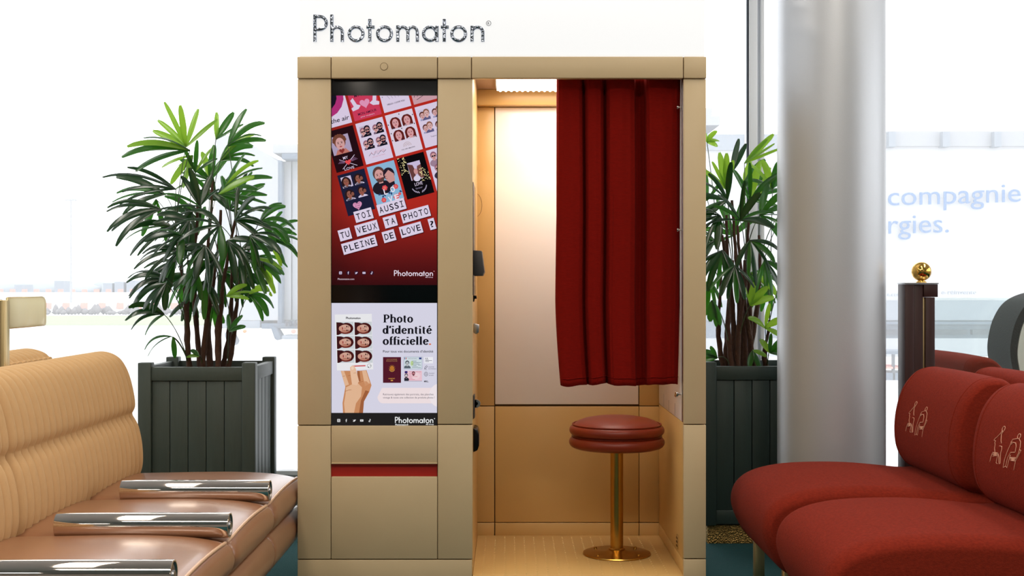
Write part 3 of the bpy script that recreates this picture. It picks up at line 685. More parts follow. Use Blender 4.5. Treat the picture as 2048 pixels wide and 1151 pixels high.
# ---------------------------------------------------------------- lower poster
ls = pan('lower_screen', 662.6,604.5,874.4,851,'black',SY,.01,.0005,'backlit poster panel for identity photos')
lp = Print(SY-.0006, (663,605.5,874,850.5)); pr = lp
lp.rect_(663,605,874,825,(221,219,236),0)
lp.rect_(663,825,874,851,(34,32,31),1)
lp.poly([(764,775)]+[(900,775),(900,806),(770,806)]+arc(766,793,11,13,270,180,6), (246,230,232), 1); lp.ell(880,790,22,24,(246,236,240),2)
ser = {   # bold serif letters: strokes (thick verticals, thin horizontals), advance; units: x height 50, cap 70, baseline 0, y down
 'P': ([[(18,0),(18,-70)], [(18,-67)]+arc(34,-50,17,17,90,-90,12)+[(18,-33)]], [(4,34,-2),(4,22,-68)], 60),
 'h': ([[(15,0),(15,-74)], [(15,-36)]+arc(31,-34,15,13,150,0,8)+[(46,0)]], [(3,27,-2),(35,58,-2),(4,15,-72)], 60),
 'o': ([arc(27,-25,17,22.5,0,360,24)], [], 54),
 't': ([[(16,-62),(16,-12)]+arc(25,-11,9,9,180,290,6)], [(5,33,-47)], 37),
 'd': ([arc(24,-25,15,22,0,360,24), [(42,0),(42,-74)]], [(42,54,-2),(31,42,-72)], 56),
 '’': ([[(10,-70),(10,-60),(5,-50)]], [], 19), 'i': ([[(14,0),(14,-46)], [(14,-70),(14,-60)]], [(3,26,-2),(4,14,-47)], 29),
 'e': ([[(12,-27),(40,-27)], arc(26,-25,16,22.5,5,325,20)], [], 50), 'é': ([[(12,-27),(40,-27)], arc(26,-25,16,22.5,5,325,20), [(22,-58),(34,-72)]], [], 50),
 'n': ([[(15,0),(15,-48)], [(15,-36)]+arc(31,-34,15,13,150,0,8)+[(46,0)]], [(3,27,-2),(35,58,-2),(4,15,-47)], 60),
 'f': ([[(15,0),(15,-55)]+arc(25,-58,10,13,180,60,6)], [(3,30,-2),(4,32,-47)], 31),
 'c': ([arc(26,-25,16,22.5,40,320,20)], [], 46), 'l': ([[(14,0),(14,-74)]], [(3,26,-2),(4,14,-72)], 29),
 '.': ([[(10,0),(10,-11)]], [], 20), ' ': ([], [], 25)}
def serif(s, x, y, wd, h, col, layer, lastcol=None):
    tot = sum(ser[c][2] for c in s); k = wd/tot; ky = h/70
    for i,c in enumerate(s):
        cl = lastcol if (lastcol and i == len(s)-1) else col; sts, sf, adv = ser[c]
        for pts in sts: lp.stroke([(x+p[0]*k, y+p[1]*ky) for p in pts], 17*k, cl, layer, 4.0*ky)
        for a_,b__,yy in sf: lp.rect_(x+a_*k, y+(yy-2.2)*ky, x+b__*k, y+(yy+2.2)*ky, cl, layer)
        x += adv*k
serif('Photo', 765.5,644.5,61,15.8,(20,20,28),2); serif('d’identité', 765,667,99,15.8,(20,20,28),2); serif('officielle.', 765,689,97.5,15.8,(20,20,28),2,(226,110,60))
lp.text('Pour tous vos documents d’identité', 766, 704.4, 4.8, (30,30,40), 2, 100.5, .012)
# passport
lp.rect_(766,713.5,802,765,(84,24,40),2); lp.text('UNION EUROPEENNE', 773, 719, 2, (190,140,90), 3, 21); lp.text('RÉPUBLIQUE FRANÇAISE', 772.5, 722.3, 2, (190,140,90), 3, 22)
for k in range(12): a_ = R(k*30); lp.poly([(784+1.5*math.cos(a_+.5),736-1.5*math.sin(a_+.5)),(784+7.5*math.cos(a_),736-8*math.sin(a_)),(784+1.5*math.cos(a_-.5),736-1.5*math.sin(a_-.5))], (206,144,60), 3)
lp.ell(784,736,4,5,(190,120,44),4); lp.stroke(arc(784,736,5.5,6.5,200,340,10), .8, (226,170,80), 5)
lp.text('PASSEPORT', 777, 757.5, 2.2, (206,150,70), 3, 13, .02); lp.rect_(781.5,759,786,761.5,(206,150,70),3)
# identity card and licence
lp.rect_(807.5,713,844.5,737.5,(150,166,190),2); lp.rect_(808.2,713.7,843.8,736.8,(214,226,232),3); lp.rect_(838,714.5,843,718,(40,50,130),4); lp.rect_(809,714.5,810.3,718,(40,50,130),4); lp.rect_(811.6,714.5,813,718,(200,50,60),4)
lp.text('CARTE NATIONALE', 816, 717.4, 1.8, (100,110,130), 4, 18); LC[0] = (808.5,714,843,736); face(814.5,726,5,(190,198,202),(40,50,60),body=(90,100,110),L0=4); LC[0] = None
for k in range(5): lp.rect_(824+k%2*2, 721+k*3, 833+k%3*3, 722+k*3, (120,140,150), 4)
lp.ell(824,726,3,5,(190,214,150),4); 
for k in range(3): lp.rect_(836,724+k*5,842,724.8+k*5,(120,140,150),4)
lp.rect_(809,741,844,761,(240,200,212),3); lp.ell(831,751,9,7,(244,214,220),4); lp.rect_(809.5,741.5,815,746,(50,40,110),4); LC[0] = (808.5,741,844,761); face(812.5,751,4.2,(220,210,216),INK,beard=True,body=(40,40,50),L0=5); LC[0] = None; face(827,746.5,4,(200,130,140),(60,20,30),beard=True,L0=5)
for k in range(5): lp.rect_(818, 746+k*3, 825+k%3*5, 746.7+k*3, (214,120,140), 5)
lp.text('PERMIS DE CONDUIRE', 818, 743.8, 1.8, (200,110,130), 5, 24); lp.rect_(808.5,761.2,844,761.9,(130,130,150),3)
# official stamps
lp.rect_(848.5,713.5,866,726,(244,244,250),2); lp.ell(851.5,716,1,.9,(40,40,60),3,n=7); lp.ell(854.5,716,1,.9,(40,40,60),3,n=7)
for k in range(3): lp.rect_(850.5,718.2+k*2,(857,864,858)[k],719+k*2,(90,90,110),3)
lp.stroke([(849,737),(850.5,733),(853.5,730.5),(855,732),(852,736),(849,737.3)], .8, (40,40,60), 3); lp.stroke([(849,738.5),(854,738.8)], .5, (40,40,60), 3)
lp.text('SIGNATURE', 857, 734.3, 2, (60,60,80), 3, 11); lp.text('ÉLECTRONIQUE', 857, 738, 2, (60,60,80), 3, 15.5)
lp.stroke(arc(852,747.5,3.6,4.2,0,360,18), .6, (40,40,60), 3); lp.stroke(arc(852,747.5,1.8,2.2,0,360,12), .6, (40,40,60), 3)
lp.text('TRANSFERT', 857.5, 747, 2, (60,60,80), 3, 11.5); lp.text('SÉCURISÉ', 857.5, 751, 2, (60,60,80), 3, 9.5)
lp.text('etc.', 848, 763.5, 4.2, (24,24,34), 3, 9, .03)
lp.text('Retrouvez également des portraits, des planches', 766, 789.8, 3.9, (80,76,92), 3, 101); lp.text('vintage & toute une collection de produits photo !', 766, 796.2, 3.9, (80,76,92), 3, 103)
# photo sheet held by a hand
lp.poly([(669.5,628.5),(743.5,627),(746.5,738),(674,740.5)], (240,240,243), 2)
lp.logo(692,721,637.5,4.3,(40,36,44),3,1.5)
for r in range(3):
    for c in range(2):
        x0 = 672.6+c*36.3+r*.8; y0 = 643.5+r*27.8
        lp.poly([(x0,y0),(x0+34.5,y0-.6),(x0+35,y0+25.6),(x0+.6,y0+26.2)], (208,214,218), 3)
        mh = (62,20,22); lp.poly([(x0,y0+.6),(x0+9,y0+1),(x0+15,y0+3),(x0+12,y0+22),(x0+4,y0+26),(x0+.6,y0+26)], mh, 4)
        lp.ell(x0+20,y0+12.6,14,10.6,(98,34,28),4); lp.ell(x0+20.5,y0+12.6,13.4,11.2,mh,4); lp.ell(x0+18,y0+20,10,4,(116,44,34),5)
        lp.ell(x0+17.5,y0+13,11.4,8,(214,168,150),6); lp.ell(x0+9,y0+13,4,5,(206,150,130),6); lp.ell(x0+18,y0+18,7.5,2.6,(186,124,104),7)
        for (ex,ey) in ((21,9),(21.5,16.6)): lp.ell(x0+ex,y0+ey,1.3,1.7,(50,24,24),8,n=8)
        lp.rect_(x0+24,y0+7.5,x0+25,y0+11,(84,40,34),8); lp.rect_(x0+24.5,y0+15,x0+25.5,y0+18.5,(84,40,34),8)
        lp.ell(x0+12.5,y0+12.8,1.3,3,(160,70,66),8,n=8); lp.poly([(x0+22,y0+12.2),(x0+16,y0+11),(x0+16,y0+14)], (186,134,114), 8)
lp.poly([(704,730.5),(731,729.5),(731,732),(704,733)], (214,96,100), 3)
lp.stroke(arc(738.5,731,4,4,0,360,16), .5, (60,60,70), 3); lp.ell(737,733.5,1,1,(30,30,30),4,n=7); lp.ell(741,731,.8,.8,(30,30,30),4,n=7)
S1,S2,S3 = (232,186,150),(206,142,98),(164,98,60)
lp.poly([(681.5,741),(693,741),(704,769),(691,775)], S2, 4); lp.poly([(682,741),(688,741),(699,771),(691,775)], S1, 5)
lp.poly([(692,741),(704,741),(708,768),(702,770)], S2, 4); lp.poly([(714,741),(722,741),(728,762),(716,768)], S3, 4)
lp.poly([(719,741),(733,739.5),(743,770),(738,785),(722,770)], S2, 5); lp.poly([(724,741),(732,740),(740,766),(730,772)], S1, 6)
lp.poly([(691,771),(704,766),(716,762),(733,762),(742.5,770),(737,786),(727,804),(725,825),(686,825),(685,805),(688,788)], S2, 6)
lp.poly([(692,774),(704,768),(716,766),(724,774),(722,792),(712,806),(708,825),(690,825),(688,806),(691,788)], S1, 7)
lp.poly([(731,780),(738,782),(728,802),(726,825),(718,825),(722,800)], S3, 7)
lp.poly([(700,734),(704,730.5),(709,731.5),(712,738),(718,762),(714,770),(704,768),(701,748)], (238,196,164), 8); lp.ell(705,735.5,2.8,3.4,(246,214,190),9)
lp.stroke([(690,782),(697,779.5),(703,779)], .7, S3, 9); lp.stroke([(707,746),(712,745)], .5, S3, 9); lp.stroke([(716,765),(726,762)], .6, S3, 9)
for (x,y) in ((685,752),(696,751)): lp.stroke([(x,y),(x+5,y-1)], .6, S3, 9)
icons(lp, (677.5,692.5,708.5,723.5,739.5), 840.3, 3.4, (236,236,236), None, 2)
lp.logo(790,866.5,845.2,12.2,(244,244,244),3,1.15); lp.ell(869,836.5,1,1,(244,244,244),3,n=8); lp.text('Photomaton.fr', 790.5, 850, 3.1, (236,236,236), 3, 26.5, .03); lp.text('ME Group', 852, 849, 2.4, (230,230,230), 3, 15.5, .03)
lp.build('display_print', ls)['label'] = 'lilac poster with hand holding a sheet of six identity photos'

# ---------------------------------------------------------------- curtain
def curtain():
    prof = [(1112,.030),(1113,.016),(1117,.004),(1124,.0),(1142,.003),(1156,.004),(1163,.016),(1167,.046),(1171,.018),(1176,.002),(1188,-.002),(1199,.004),(1206,.022),(1210,.050),(1214,.018),(1220,.0),(1240,-.003),(1258,.003),(1268,.014),(1274,.048),(1282,.056),(1289,.046),(1294,.010),(1299,-.002),(1320,.0),(1342,.005),(1353,.012),(1361,.026),(1365,.036)]
    nu, nv = 220, 60; vs = []; YC = 4.462
    def f(x):
        for (a,b),(c,d) in zip(prof, prof[1:]):
            if a <= x <= c:
                t = (x-a)/(c-a); t = t*t*(3-2*t); return b+(d-b)*t
        return prof[-1][1]
    for j in range(nv+1):
        v = j/nv; py = 148+v*(770-148)
        for i in range(nu+1):
            u = i/nu; x = 1112+u*253; d = f(x)
            tw = 1.25-.3*math.exp(-((v-.0)/.1)**2)
            xl_ = 1113.5 if v < .45 else 1113.5-3*math.sin((v-.45)/.55*PI*.6)+11*max(0,(v-.72)/.28)**1.4
            xr_ = 1365-5*v**3*1.4
            xx = xl_+(x-1112)/253*(xr_-xl_)+4*math.sin(u*PI)*v*math.sin(u*9+1)+(6*v if 1160 < x < 1225 else 3*v)*math.sin(u*PI)
            dd = d*(tw*(1-.15*v)) + .006*math.sin(u*26+v*3)*v + .003*math.sin(v*7+u*5)
            yy = py+ (2.0*math.sin(u*12+.6) + 1.2*math.sin(u*31))*max(0,(v-.8)/.2)
            q = P(xx, yy, YC); vs.append((q.x, YC+dd, q.z))
    fs = [(j*(nu+1)+i, j*(nu+1)+i+1, (j+1)*(nu+1)+i+1, (j+1)*(nu+1)+i) for j in range(nv) for i in range(nu)]
    o = MB().add(vs, fs).build('curtain', 'curtain', smooth=True)
    s = o.modifiers.new('thick', 'SOLIDIFY'); s.thickness = .003; s.offset = 1
    tag(o, 'dark red pleated curtain hanging in the booth doorway', 'curtain')
    # hem as a slim band along the lower edge
    pts = [Vector(vs[(nv-1)*(nu+1)+i])+Vector((0,-.0022,.008)) for i in range(0, nu+1, 2)]
    MB().tube(pts, .0014, 5).build('hem_seam', 'curtain', o, smooth=True)
    return o
curtain()
rl = MB().tube([(xs+.01,4.475,zt+.035),(xo-.005,4.475,zt+.035)], .008, 12).build('curtain_rail', 'steel', bo, smooth='auto')
for z_ in (1.735,1.30):
    MB().lathe([(.003,0),(.003,-.01),(.007,-.012),(.007,-.016),(.001,-.018)], (XR,4.455,z_), 14, 'x').build('rail_screw', 'chrome', bo, smooth='auto')

# ---------------------------------------------------------------- stool
YS = 4.76; sX = (1233.5-VX)*YS/F
stl = empty('stool', (sX,YS,ZB), 'round stool with brick red leather seat on brass pole inside the booth', 'stool')
MB().lathe([(.001,ZB+.0005),(.127,ZB+.0005),(.129,ZB+.003),(.127,ZB+.007),(.11,ZB+.010),(.04,ZB+.013),(.03,ZB+.02),(.001,ZB+.02)], (sX,YS,0), 64).build('base_plate', 'brass', stl, smooth='auto')
for a_ in (40,140,220,320): MB().lathe([(.007,ZB+.009),(.006,ZB+.014),(.001,ZB+.015)], (sX+.10*math.cos(R(a_)),YS+.10*math.sin(R(a_)),0), 10).build('bolt', 'brass', stl, smooth='auto')
MB().lathe([(.031,ZB+.012),(.031,ZB+.022),(.0245,ZB+.026),(.0245,.50),(.03,.50)], (sX,YS,0), 40).build('pole', 'brass', stl, smooth='auto')
def torus_prof(r, z, a, b, n=8, s0=-90, s1=90): return [(r+a*math.cos(R(s0+(s1-s0)*i/n)), z+b*math.sin(R(s0+(s1-s0)*i/n))) for i in range(n+1)]
prof = [(.001,.487),(.155,.487)]+torus_prof(.158,.511,.023,.022)+[(.172,.5335)]+torus_prof(.158,.556,.022,.021)+[(.168,.577)]
MB().lathe(prof+[(.001,.577)], (sX,YS,0), 72).build('seat_base', 'stool_leather', stl, smooth=True)
MB().lathe([(.165,.574),(.160,.580),(.145,.590),(.12,.599),(.08,.606),(.04,.609),(.001,.610)], (sX,YS,0), 72).build('seat', 'stool_leather', stl, smooth=True)
MB().tube([(sX+.1665*math.cos(2*PI*i/72),YS+.1665*math.sin(2*PI*i/72),.578) for i in range(73)], .0036, 8).build('piping', 'stool_leather', stl, smooth=True)

# ---------------------------------------------------------------- loft helper for upholstery
def smooth_prof(pts, n=6, closed=True):   # Catmull-Rom through points
    out = []; N_ = len(pts)
    for i in range(N_ if closed else N_-1):
        p0,p1,p2,p3 = [pts[(i+k) % N_] if closed else pts[max(0,min(N_-1,i+k))] for k in (-1,0,1,2)]
        for j in range(n):
            t = j/n; out.append(tuple(.5*((2*p1[m])+(-p0[m]+p2[m])*t+(2*p0[m]-5*p1[m]+4*p2[m]-p3[m])*t*t+(-p0[m]+3*p1[m]-3*p2[m]+p3[m])*t**3) for m in range(2)))
    if not closed: out.append(pts[-1])
    return out
def loft(prof, y0, y1, rnd_, inset, n_end=8, n_mid=10, crown=0.):
    cx = sum(p[0] for p in prof)/len(prof); cz = (max(p[1] for p in prof)+min(p[1] for p in prof))/2
    sx = max(p[0] for p in prof)-min(p[0] for p in prof); sz = max(p[1] for p in prof)-min(p[1] for p in prof); k = len(prof)
    st_ = []
    for i in range(n_end+1):
        a_ = R(90*i/n_end); st_.append((y0+rnd_*(1-math.sin(a_)), inset*(1-math.cos(a_))))
    st_ = [(y0+rnd_*(1-math.cos(R(90*i/n_end))), inset*(1-math.sin(R(90*i/n_end)))) for i in range(n_end+1)]
    st_ += [(y0+rnd_+(y1-y0-2*rnd_)*i/n_mid, 0) for i in range(1, n_mid)]
    st_ += [(y1-a+y0, b) for a,b in reversed(st_[:n_end+1])]
    vs = []
    for y,e in st_:
        w_ = (y-(y0+y1)/2)/((y1-y0)/2); cr = crown*(1-w_*w_)
        for x,z in prof:
            top = max(0, (z-cz)/(sz/2)); vs.append((cx+(x-cx)*(1-2*e/sx), y, cz+(z-cz)*(1-2*e/sz)+cr*top))
    n = len(st_); fs = [(i*k+m_, i*k+(m_+1)%k, (i+1)*k+(m_+1)%k, (i+1)*k+m_) for i in range(n-1) for m_ in range(k)]
    # rounded-in caps
    for base, sg in ((0,-1),((n-1)*k,1)):
        last = list(range(base, base+k)); y = st_[0][0] if sg < 0 else st_[-1][0]
        for q in range(1,4):
            sc_ = 1-q*.28; row = len(vs)
            for m_ in range(k):
                x,_,z = vs[base+m_]; vs.append((cx+(x-cx)*sc_, y+sg*.012*(1-sc_**2)*.8, cz+(z-cz)*sc_))
            fs += [(last[m_], last[(m_+1)%k], row+(m_+1)%k, row+m_) for m_ in range(k)]; last = list(range(row,row+k))
        fs.append(tuple(last))
    return MB().add(vs, fs)

# ---------------------------------------------------------------- left bench
BY = [4.60,4.02,3.44,2.86,2.28]
bn = empty('bench', (-1.10,3.44,0), 'tan leather bench with ribbed camel back and chrome tube armrests, left foreground', 'bench')
up = smooth_prof([(-1.40,.308),(-1.05,.305),(-.80,.303),(-.757,.318),(-.741,.350),(-.747,.380),(-.760,.398)], 5, False)+smooth_prof([(-.771,.402),(-.80,.410),(-.87,.419),(-1.0,.424),(-1.2,.422),(-1.40,.418)], 5, False)
lo = smooth_prof([(-1.38,.175),(-1.0,.172),(-.80,.172),(-.762,.19),(-.744,.225),(-.744,.262),(-.760,.292),(-.80,.303),(-1.0,.302),(-1.38,.302)], 5)
for i in range(4):
    y0,y1 = BY[i+1]+.003, BY[i]-.003
    s = loft(up, y0, y1, .05, .020, crown=.014).build('seat_cushion', 'leather', bn, smooth=True)
    pts = []
    for j in range(25):
        t = j/24; y = y0+(y1-y0)*t; e = .018*(1-math.sqrt(max(0,1-max(0,(abs(t-.5)*2-.84)/.16)**2)))
        pts.append((-.765-e, y, .4020-e*.9+.011*(1-(2*t-1)**2)))
    MB().tube(pts, .0050, 8).build('piping', 'piping', s, smooth=True)
    loft(lo, y0, y1, .03, .008).build('lower_cushion', 'leather', bn, smooth=True)
for i in (1,2,3):
    y = BY[i]-.0; z = .4455 if i < 3 else .443
    ar = MB().lathe([(.030,-1.235),(.0345,-1.233),(.0345,-.762),(.0335,-.760),(.030,-.760),(.030,-.768)], (0,y,z), 64, 'x').build('armrest', 'chrome', bn, smooth='auto')
    ar['label'] = ('chrome tube armrest farthest from the camera', 'middle chrome tube armrest', 'nearest chrome tube armrest')[i-1]
    MB().lathe([(.0295,-.7665),(.024,-.7635),(.012,-.7625),(.010,-.758),(.001,-.757)], (0,y,z), 40, 'x').build('end_cap', 'steel', ar, smooth='auto')
bx('base', (-1.55,2.30,0), (-.95,4.56,.172), 'sbrass', bn, bevel=.004)
def ribbed_back(y0, y1, parent):
    pr_ = smooth_prof([(-1.345,.40),(-1.330,.45),(-1.331,.52),(-1.345,.59),(-1.366,.630)], 8, False)
    pr2 = smooth_prof([(-1.368,.638),(-1.357,.67),(-1.368,.74),(-1.388,.80),(-1.418,.842),(-1.465,.862),(-1.52,.858),(-1.565,.835),(-1.585,.78),(-1.59,.40)], 8, False)
    prf = pr_+pr2; k = len(prf); nr = 23; sub = 10; n = nr*sub; vs = []
    nrm = []
    for i in range(k):
        a_, b__ = prf[max(0,i-1)], prf[min(k-1,i+1)]; dx,dz = b__[0]-a_[0], b__[1]-a_[1]; l = math.hypot(dx,dz) or 1; nrm.append((dz/l, -dx/l))
    for j in range(n+1):
        t = j/n; y = y0+(y1-y0)*t
        sc_ = abs(math.sin(PI*j/sub))**.6
        e = max(0, (abs(t-.5)*2-.955)/.045); e = 1-math.sqrt(max(0,1-e*e))
        for i,(x,z) in enumerate(prf):
            d = -.015*(1-sc_)-.03*e
            fade = 1-max(0, min(1, (i-(k-10))/10))
            vs.append((x+nrm[i][0]*d*(-1)*-1*1 if False else x+(nrm[i][0])*d, y, z+nrm[i][1]*d))
    fs = [(j*k+i, j*k+i+1, (j+1)*k+i+1, (j+1)*k+i) for j in range(n) for i in range(k-1)]
    fs += [(j*k, (j+1)*k, (j+1)*k+k-1, j*k+k-1) for j in range(n)]
    fs += [tuple(range(k)), tuple(n*k+i for i in range(k))]
    return MB().add(vs, fs).build('backrest', 'ribbed', parent, smooth='auto')
ribbed_back(3.445, 4.60, bn); ribbed_back(2.28, 3.438, bn)
b2 = copy_tree(bn); b2.rotation_euler = (0,0,PI); b2.location = (-2.22,3.66,0)
b2['label'] = 'second tan bench behind the first, only its ribbed back tops showing'
# divider behind the left bench
dv = empty('bench_divider', (-1.64,4.0,0), 'dark wood divider post with brass edge and small amber panel, far left edge', 'divider')
bx('post', (-1.70,3.96,0), (-1.62,4.03,1.058), 'wood', dv, bevel=.003)
bx('brass_edge', (-1.622,3.985,0), (-1.598,4.03,1.056), 'sbrass', dv, bevel=.002)
mb = MB(); cr = .018
q = [(4.03,.965),(4.35,.965)]+[(4.352,.968),(4.356,.975)]+[(4.356,1.04),(4.35,1.053),(4.335,1.063)]+[(4.03,1.063)]
vs = [(-1.612,y,z) for y,z in q]+[(-1.600,y,z) for y,z in q]; k = len(q)
pn = MB().add(vs, [tuple(range(k)), tuple(range(2*k-1,k-1,-1))]+[(i,i+k,(i+1)%k+k,(i+1)%k) for i in range(k)]).build('amber_panel', 'amber', dv, bevel=.0015)
MB().tube([(-1.606,y,z) for y,z in q+[q[0]]], .0028, 6).build('panel_rim', 'sbrass', dv, smooth=True)

# ---------------------------------------------------------------- red chairs
def make_chair(name, y0, label, group='red upholstered lounge seats'):
    t = empty(name, (1.2,y0+.34,0), label, 'chair', group)
    seat = smooth_prof([(1.585,.20),(1.10,.175),(.93,.178),(.865,.205),(.824,.27),(.808,.33),(.822,.385),(.865,.425),(.94,.450),(1.05,.462),(1.22,.462),(1.40,.446),(1.585,.425)], 6)
    loft(seat, y0, y0+.655, .06, .035, 10, 10, crown=.012).build('seat', 'redseat', t, smooth=True)
    bk = smooth_prof([(1.50,.44),(1.445,.463),(1.412,.51),(1.402,.58),(1.410,.66),(1.435,.735),(1.480,.790),(1.530,.808),(1.580,.800),(1.605,.765),(1.610,.68),(1.605,.52),(1.59,.45),(1.54,.435)], 6)
    bo_ = loft(bk, y0+.003, y0+.652, .055, .022, 10, 12, crown=.004).build('backrest', 'redseat', t, smooth=True)
    # piping ring around the near end
    for yy in (y0+.056, y0+.598):
        MB().tube([(x,yy,z) for x,z in bk+[bk[0]]], .0022, 6).build('backrest_seam', 'redseat', bo_, smooth=True)
    bx('back_plate', (1.612,y0+.06,.20), (1.622,y0+.60,.765), 'sbrass', t, bevel=.002)
    for (x,y) in ((.90,y0+.09),(.90,y0+.56),(1.54,y0+.09),(1.54,y0+.56)):
        bx('leg', (x-.018,y-.018,0), (x+.018,y+.018,.20), 'sbrass', t, bevel=.003)
    # embroidery: two seated figures in outline
    bvh = BVHTree.FromPolygons([v.co.copy() for v in bo_.data.vertices], [tuple(p.vertices) for p in bo_.data.polygons])
    off = y0-3.165
    def yz(u, v):
        px = 1750+u/4.795; py = 760+v/4.795; Y = 1.408*F/(px-VX); return Y+off, CH-(py-VY)*Y/F
    A = [arc(1203,464,12,24,0,360,16), [(1195,488),(1184,512),(1165,540),(1146,560),(1140,574),(1156,578),(1152,596),(1158,612),(1158,650),(1166,690)],
         [(1205,490),(1196,516),(1200,540),(1206,580),(1214,604)], [(1200,628),(1222,632),(1226,660),(1220,700),(1224,796),(1212,800),(1208,740),(1198,704),(1184,790),(1196,800)],
         [(1145,690),(1198,696),(1142,702),(1200,708),(1144,714),(1196,720),(1148,728)], [(1142,700),(1130,745),(1124,782)],
         arc(1358,536,13,24,0,360,16), [(1346,558),(1310,566),(1298,590),(1342,600),(1352,630),(1352,690),(1312,690),(1290,740),(1276,824),(1290,838),(1312,716)],
         [(1364,560),(1384,590),(1390,640),(1384,700),(1370,742),(1310,738)], [(1300,592),(1296,620),(1280,680),(1262,760),(1252,834),(1272,824)],
         [(1304,600),(1316,606),(1300,614)], [(1312,746),(1368,750),(1314,756),(1366,762),(1318,768),(1362,774)], [(1390,664),(1402,672),(1388,720),(1366,772),(1354,862)]]
    mb = MB()
    for ln in A:
        pts = []
        for a_,b__ in zip(ln, ln[1:]):
            n = max(1, int(math.hypot(b__[0]-a_[0], b__[1]-a_[1])/12))
            pts += [(a_[0]+(b__[0]-a_[0])*i/n, a_[1]+(b__[1]-a_[1])*i/n) for i in range(n)]
        pts.append(ln[-1]); q = []
        for u,v in pts:
            y,z = yz(u,v); h = bvh.ray_cast(Vector((1.0,y,z)), Vector((1,0,0)))
            q.append((h[0].x-.0008, y, z) if h[0] else (1.4,y,z))
        mb.tube(q, .0009, 5)
    mb.build('embroidery', 'thread', t, smooth=True)['label'] = 'pale thread outline of two seated people'
    return t
c1 = make_chair('lounge_chair', 3.935, 'rust red lounge chair with embroidered back, the one beside the silver column')
c2 = copy_tree(c1); c2.location.y -= .77; c2['label'] = 'rust red lounge chair in the right foreground, cut by the picture edge'
c3 = copy_tree(c1); c3.rotation_euler = (0,0,PI); c3.location = (3.49-1.2,5.44,0); [bpy.data.objects.remove(k) for k in list(bpy.data.objects) if k.parent == c3 and k.name.startswith('back_plate')]
c3['label'] = 'red chair seen through the glass screen, behind the wood post'
c4 = copy_tree(c1); c4.rotation_euler = (0,0,PI); c4.location = (3.285-1.2,4.235,0); c4['label'] = 'red chair back with a brass plate, back to back at the right edge'

# ---------------------------------------------------------------- glass screen with wood post and brass ball
YG = 4.93
gs = empty('glass_screen', P(1843,572,YG), 'clear glass screen held by a dark mahogany post with a brass ball finial', 'screen'); gs.location.z = 0
def gbox(n, x0, x1, ytop, m_, y0=0., y1=.09, bev=.002, zb=.0):
    a = P(x0, ytop, YG); b = P(x1, ytop, YG); return bx(n, (a.x,YG+y0,zb), (b.x,YG+y1,a.z), m_, gs, bevel=bev)
gbox('post_board', 1810,1828.5,568,'wood'); gbox('post_board', 1829,1847.5,568,'wood', .006,.086); gbox('brass_strip', 1848,1851,594,'sbrass', .012,.08,.0005)
gbox('post_board', 1851.5,1870,594,'wood', .0,.09); gbox('post_block', 1848,1876,568,'wood', .0,.09, zb=P(0,593.5,YG).z)
a = P(1809.5,565,YG); b = P(1877,567.8,YG); bx('post_cap', (a.x,YG-.004,b.z), (b.x,YG+.094,a.z), 'steel', gs, bevel=.001)
bc = P(1843.5,542.5,YG+.04); zt_ = a.z
MB().lathe([(.020,zt_),(.020,zt_+.004),(.012,zt_+.008),(.017,zt_+.012),(.011,zt_+.017)]+[(.0385*math.cos(R(t)), bc.z+.0385*math.sin(R(t))) for t in range(-72,91,6)], (bc.x,YG+.045,0), 40).build('ball_finial', 'pbrass', gs, smooth=True)
g0 = P(1862,594.5,YG+.045)
gp = bx('glass_pane', (g0.x,YG+.040,.30), (3.2,YG+.050,g0.z-.001), 'glass', gs)
bx('bottom_rail', (P(1870,0,YG).x,YG+.03,.26), (3.2,YG+.06,.30), 'sbrass', gs)
bx('end_post', (3.2,YG,0), (3.27,YG+.09,1.12), 'wood', gs, bevel=.002)

# ---------------------------------------------------------------- dark high-backed hood chair behind the glass
hx = 2.36; hY = 5.99
hc = empty('hooded_armchair', (hx+.3,hY,0), 'charcoal curved hood armchair with cream lining behind the glass, right edge', 'armchair')
def hood(off, m_, nm, x0):
    vs = []; pts = [(2020,820),(2003,740),(1997,700),(2001,665),(2010,636),(2026,610),(2048,594),(2080,584),(2120,582)]
    pts = smooth_prof(pts, 5, False)
    outer = [P(a_,b__,hY) for a_,b__ in pts]
    k = len(outer); w_ = .05
    for yy in (hY-.14, hY+.14):
        for v in outer: vs.append((v.x+off, yy, v.z-off*.4))
        for v in outer: vs.append((v.x+off+w_*.6, yy, v.z-off*.4-w_*.35))
    fs = [(i,i+1,2*k+i+1,2*k+i) for i in range(k-1)]+[(k+i,3*k+i,3*k+i+1,k+i+1) for i in range(k-1)]
    fs += [(i,k+i,k+i+1,i+1) for i in range(k-1)]+[(2*k+i,2*k+i+1,3*k+i+1,3*k+i) for i in range(k-1)]+[(0,2*k,3*k,k),(k-1,2*k-1,4*k-1,3*k-1)]
    return MB().add(vs, fs).build(nm, m_, hc, smooth='auto')
hood(0, 'blackfab', 'shell', 0); hood(.035, 'cream', 'lining', 0)
bx('seat', (hx+.1,hY-.14,.28), (hx+.75,hY+.14,.44), 'cream', hc, bevel=.04, seg=4)
bx('base', (hx+.12,hY-.12,0), (hx+.7,hY+.12,.28), 'blackfab', hc, bevel=.01)

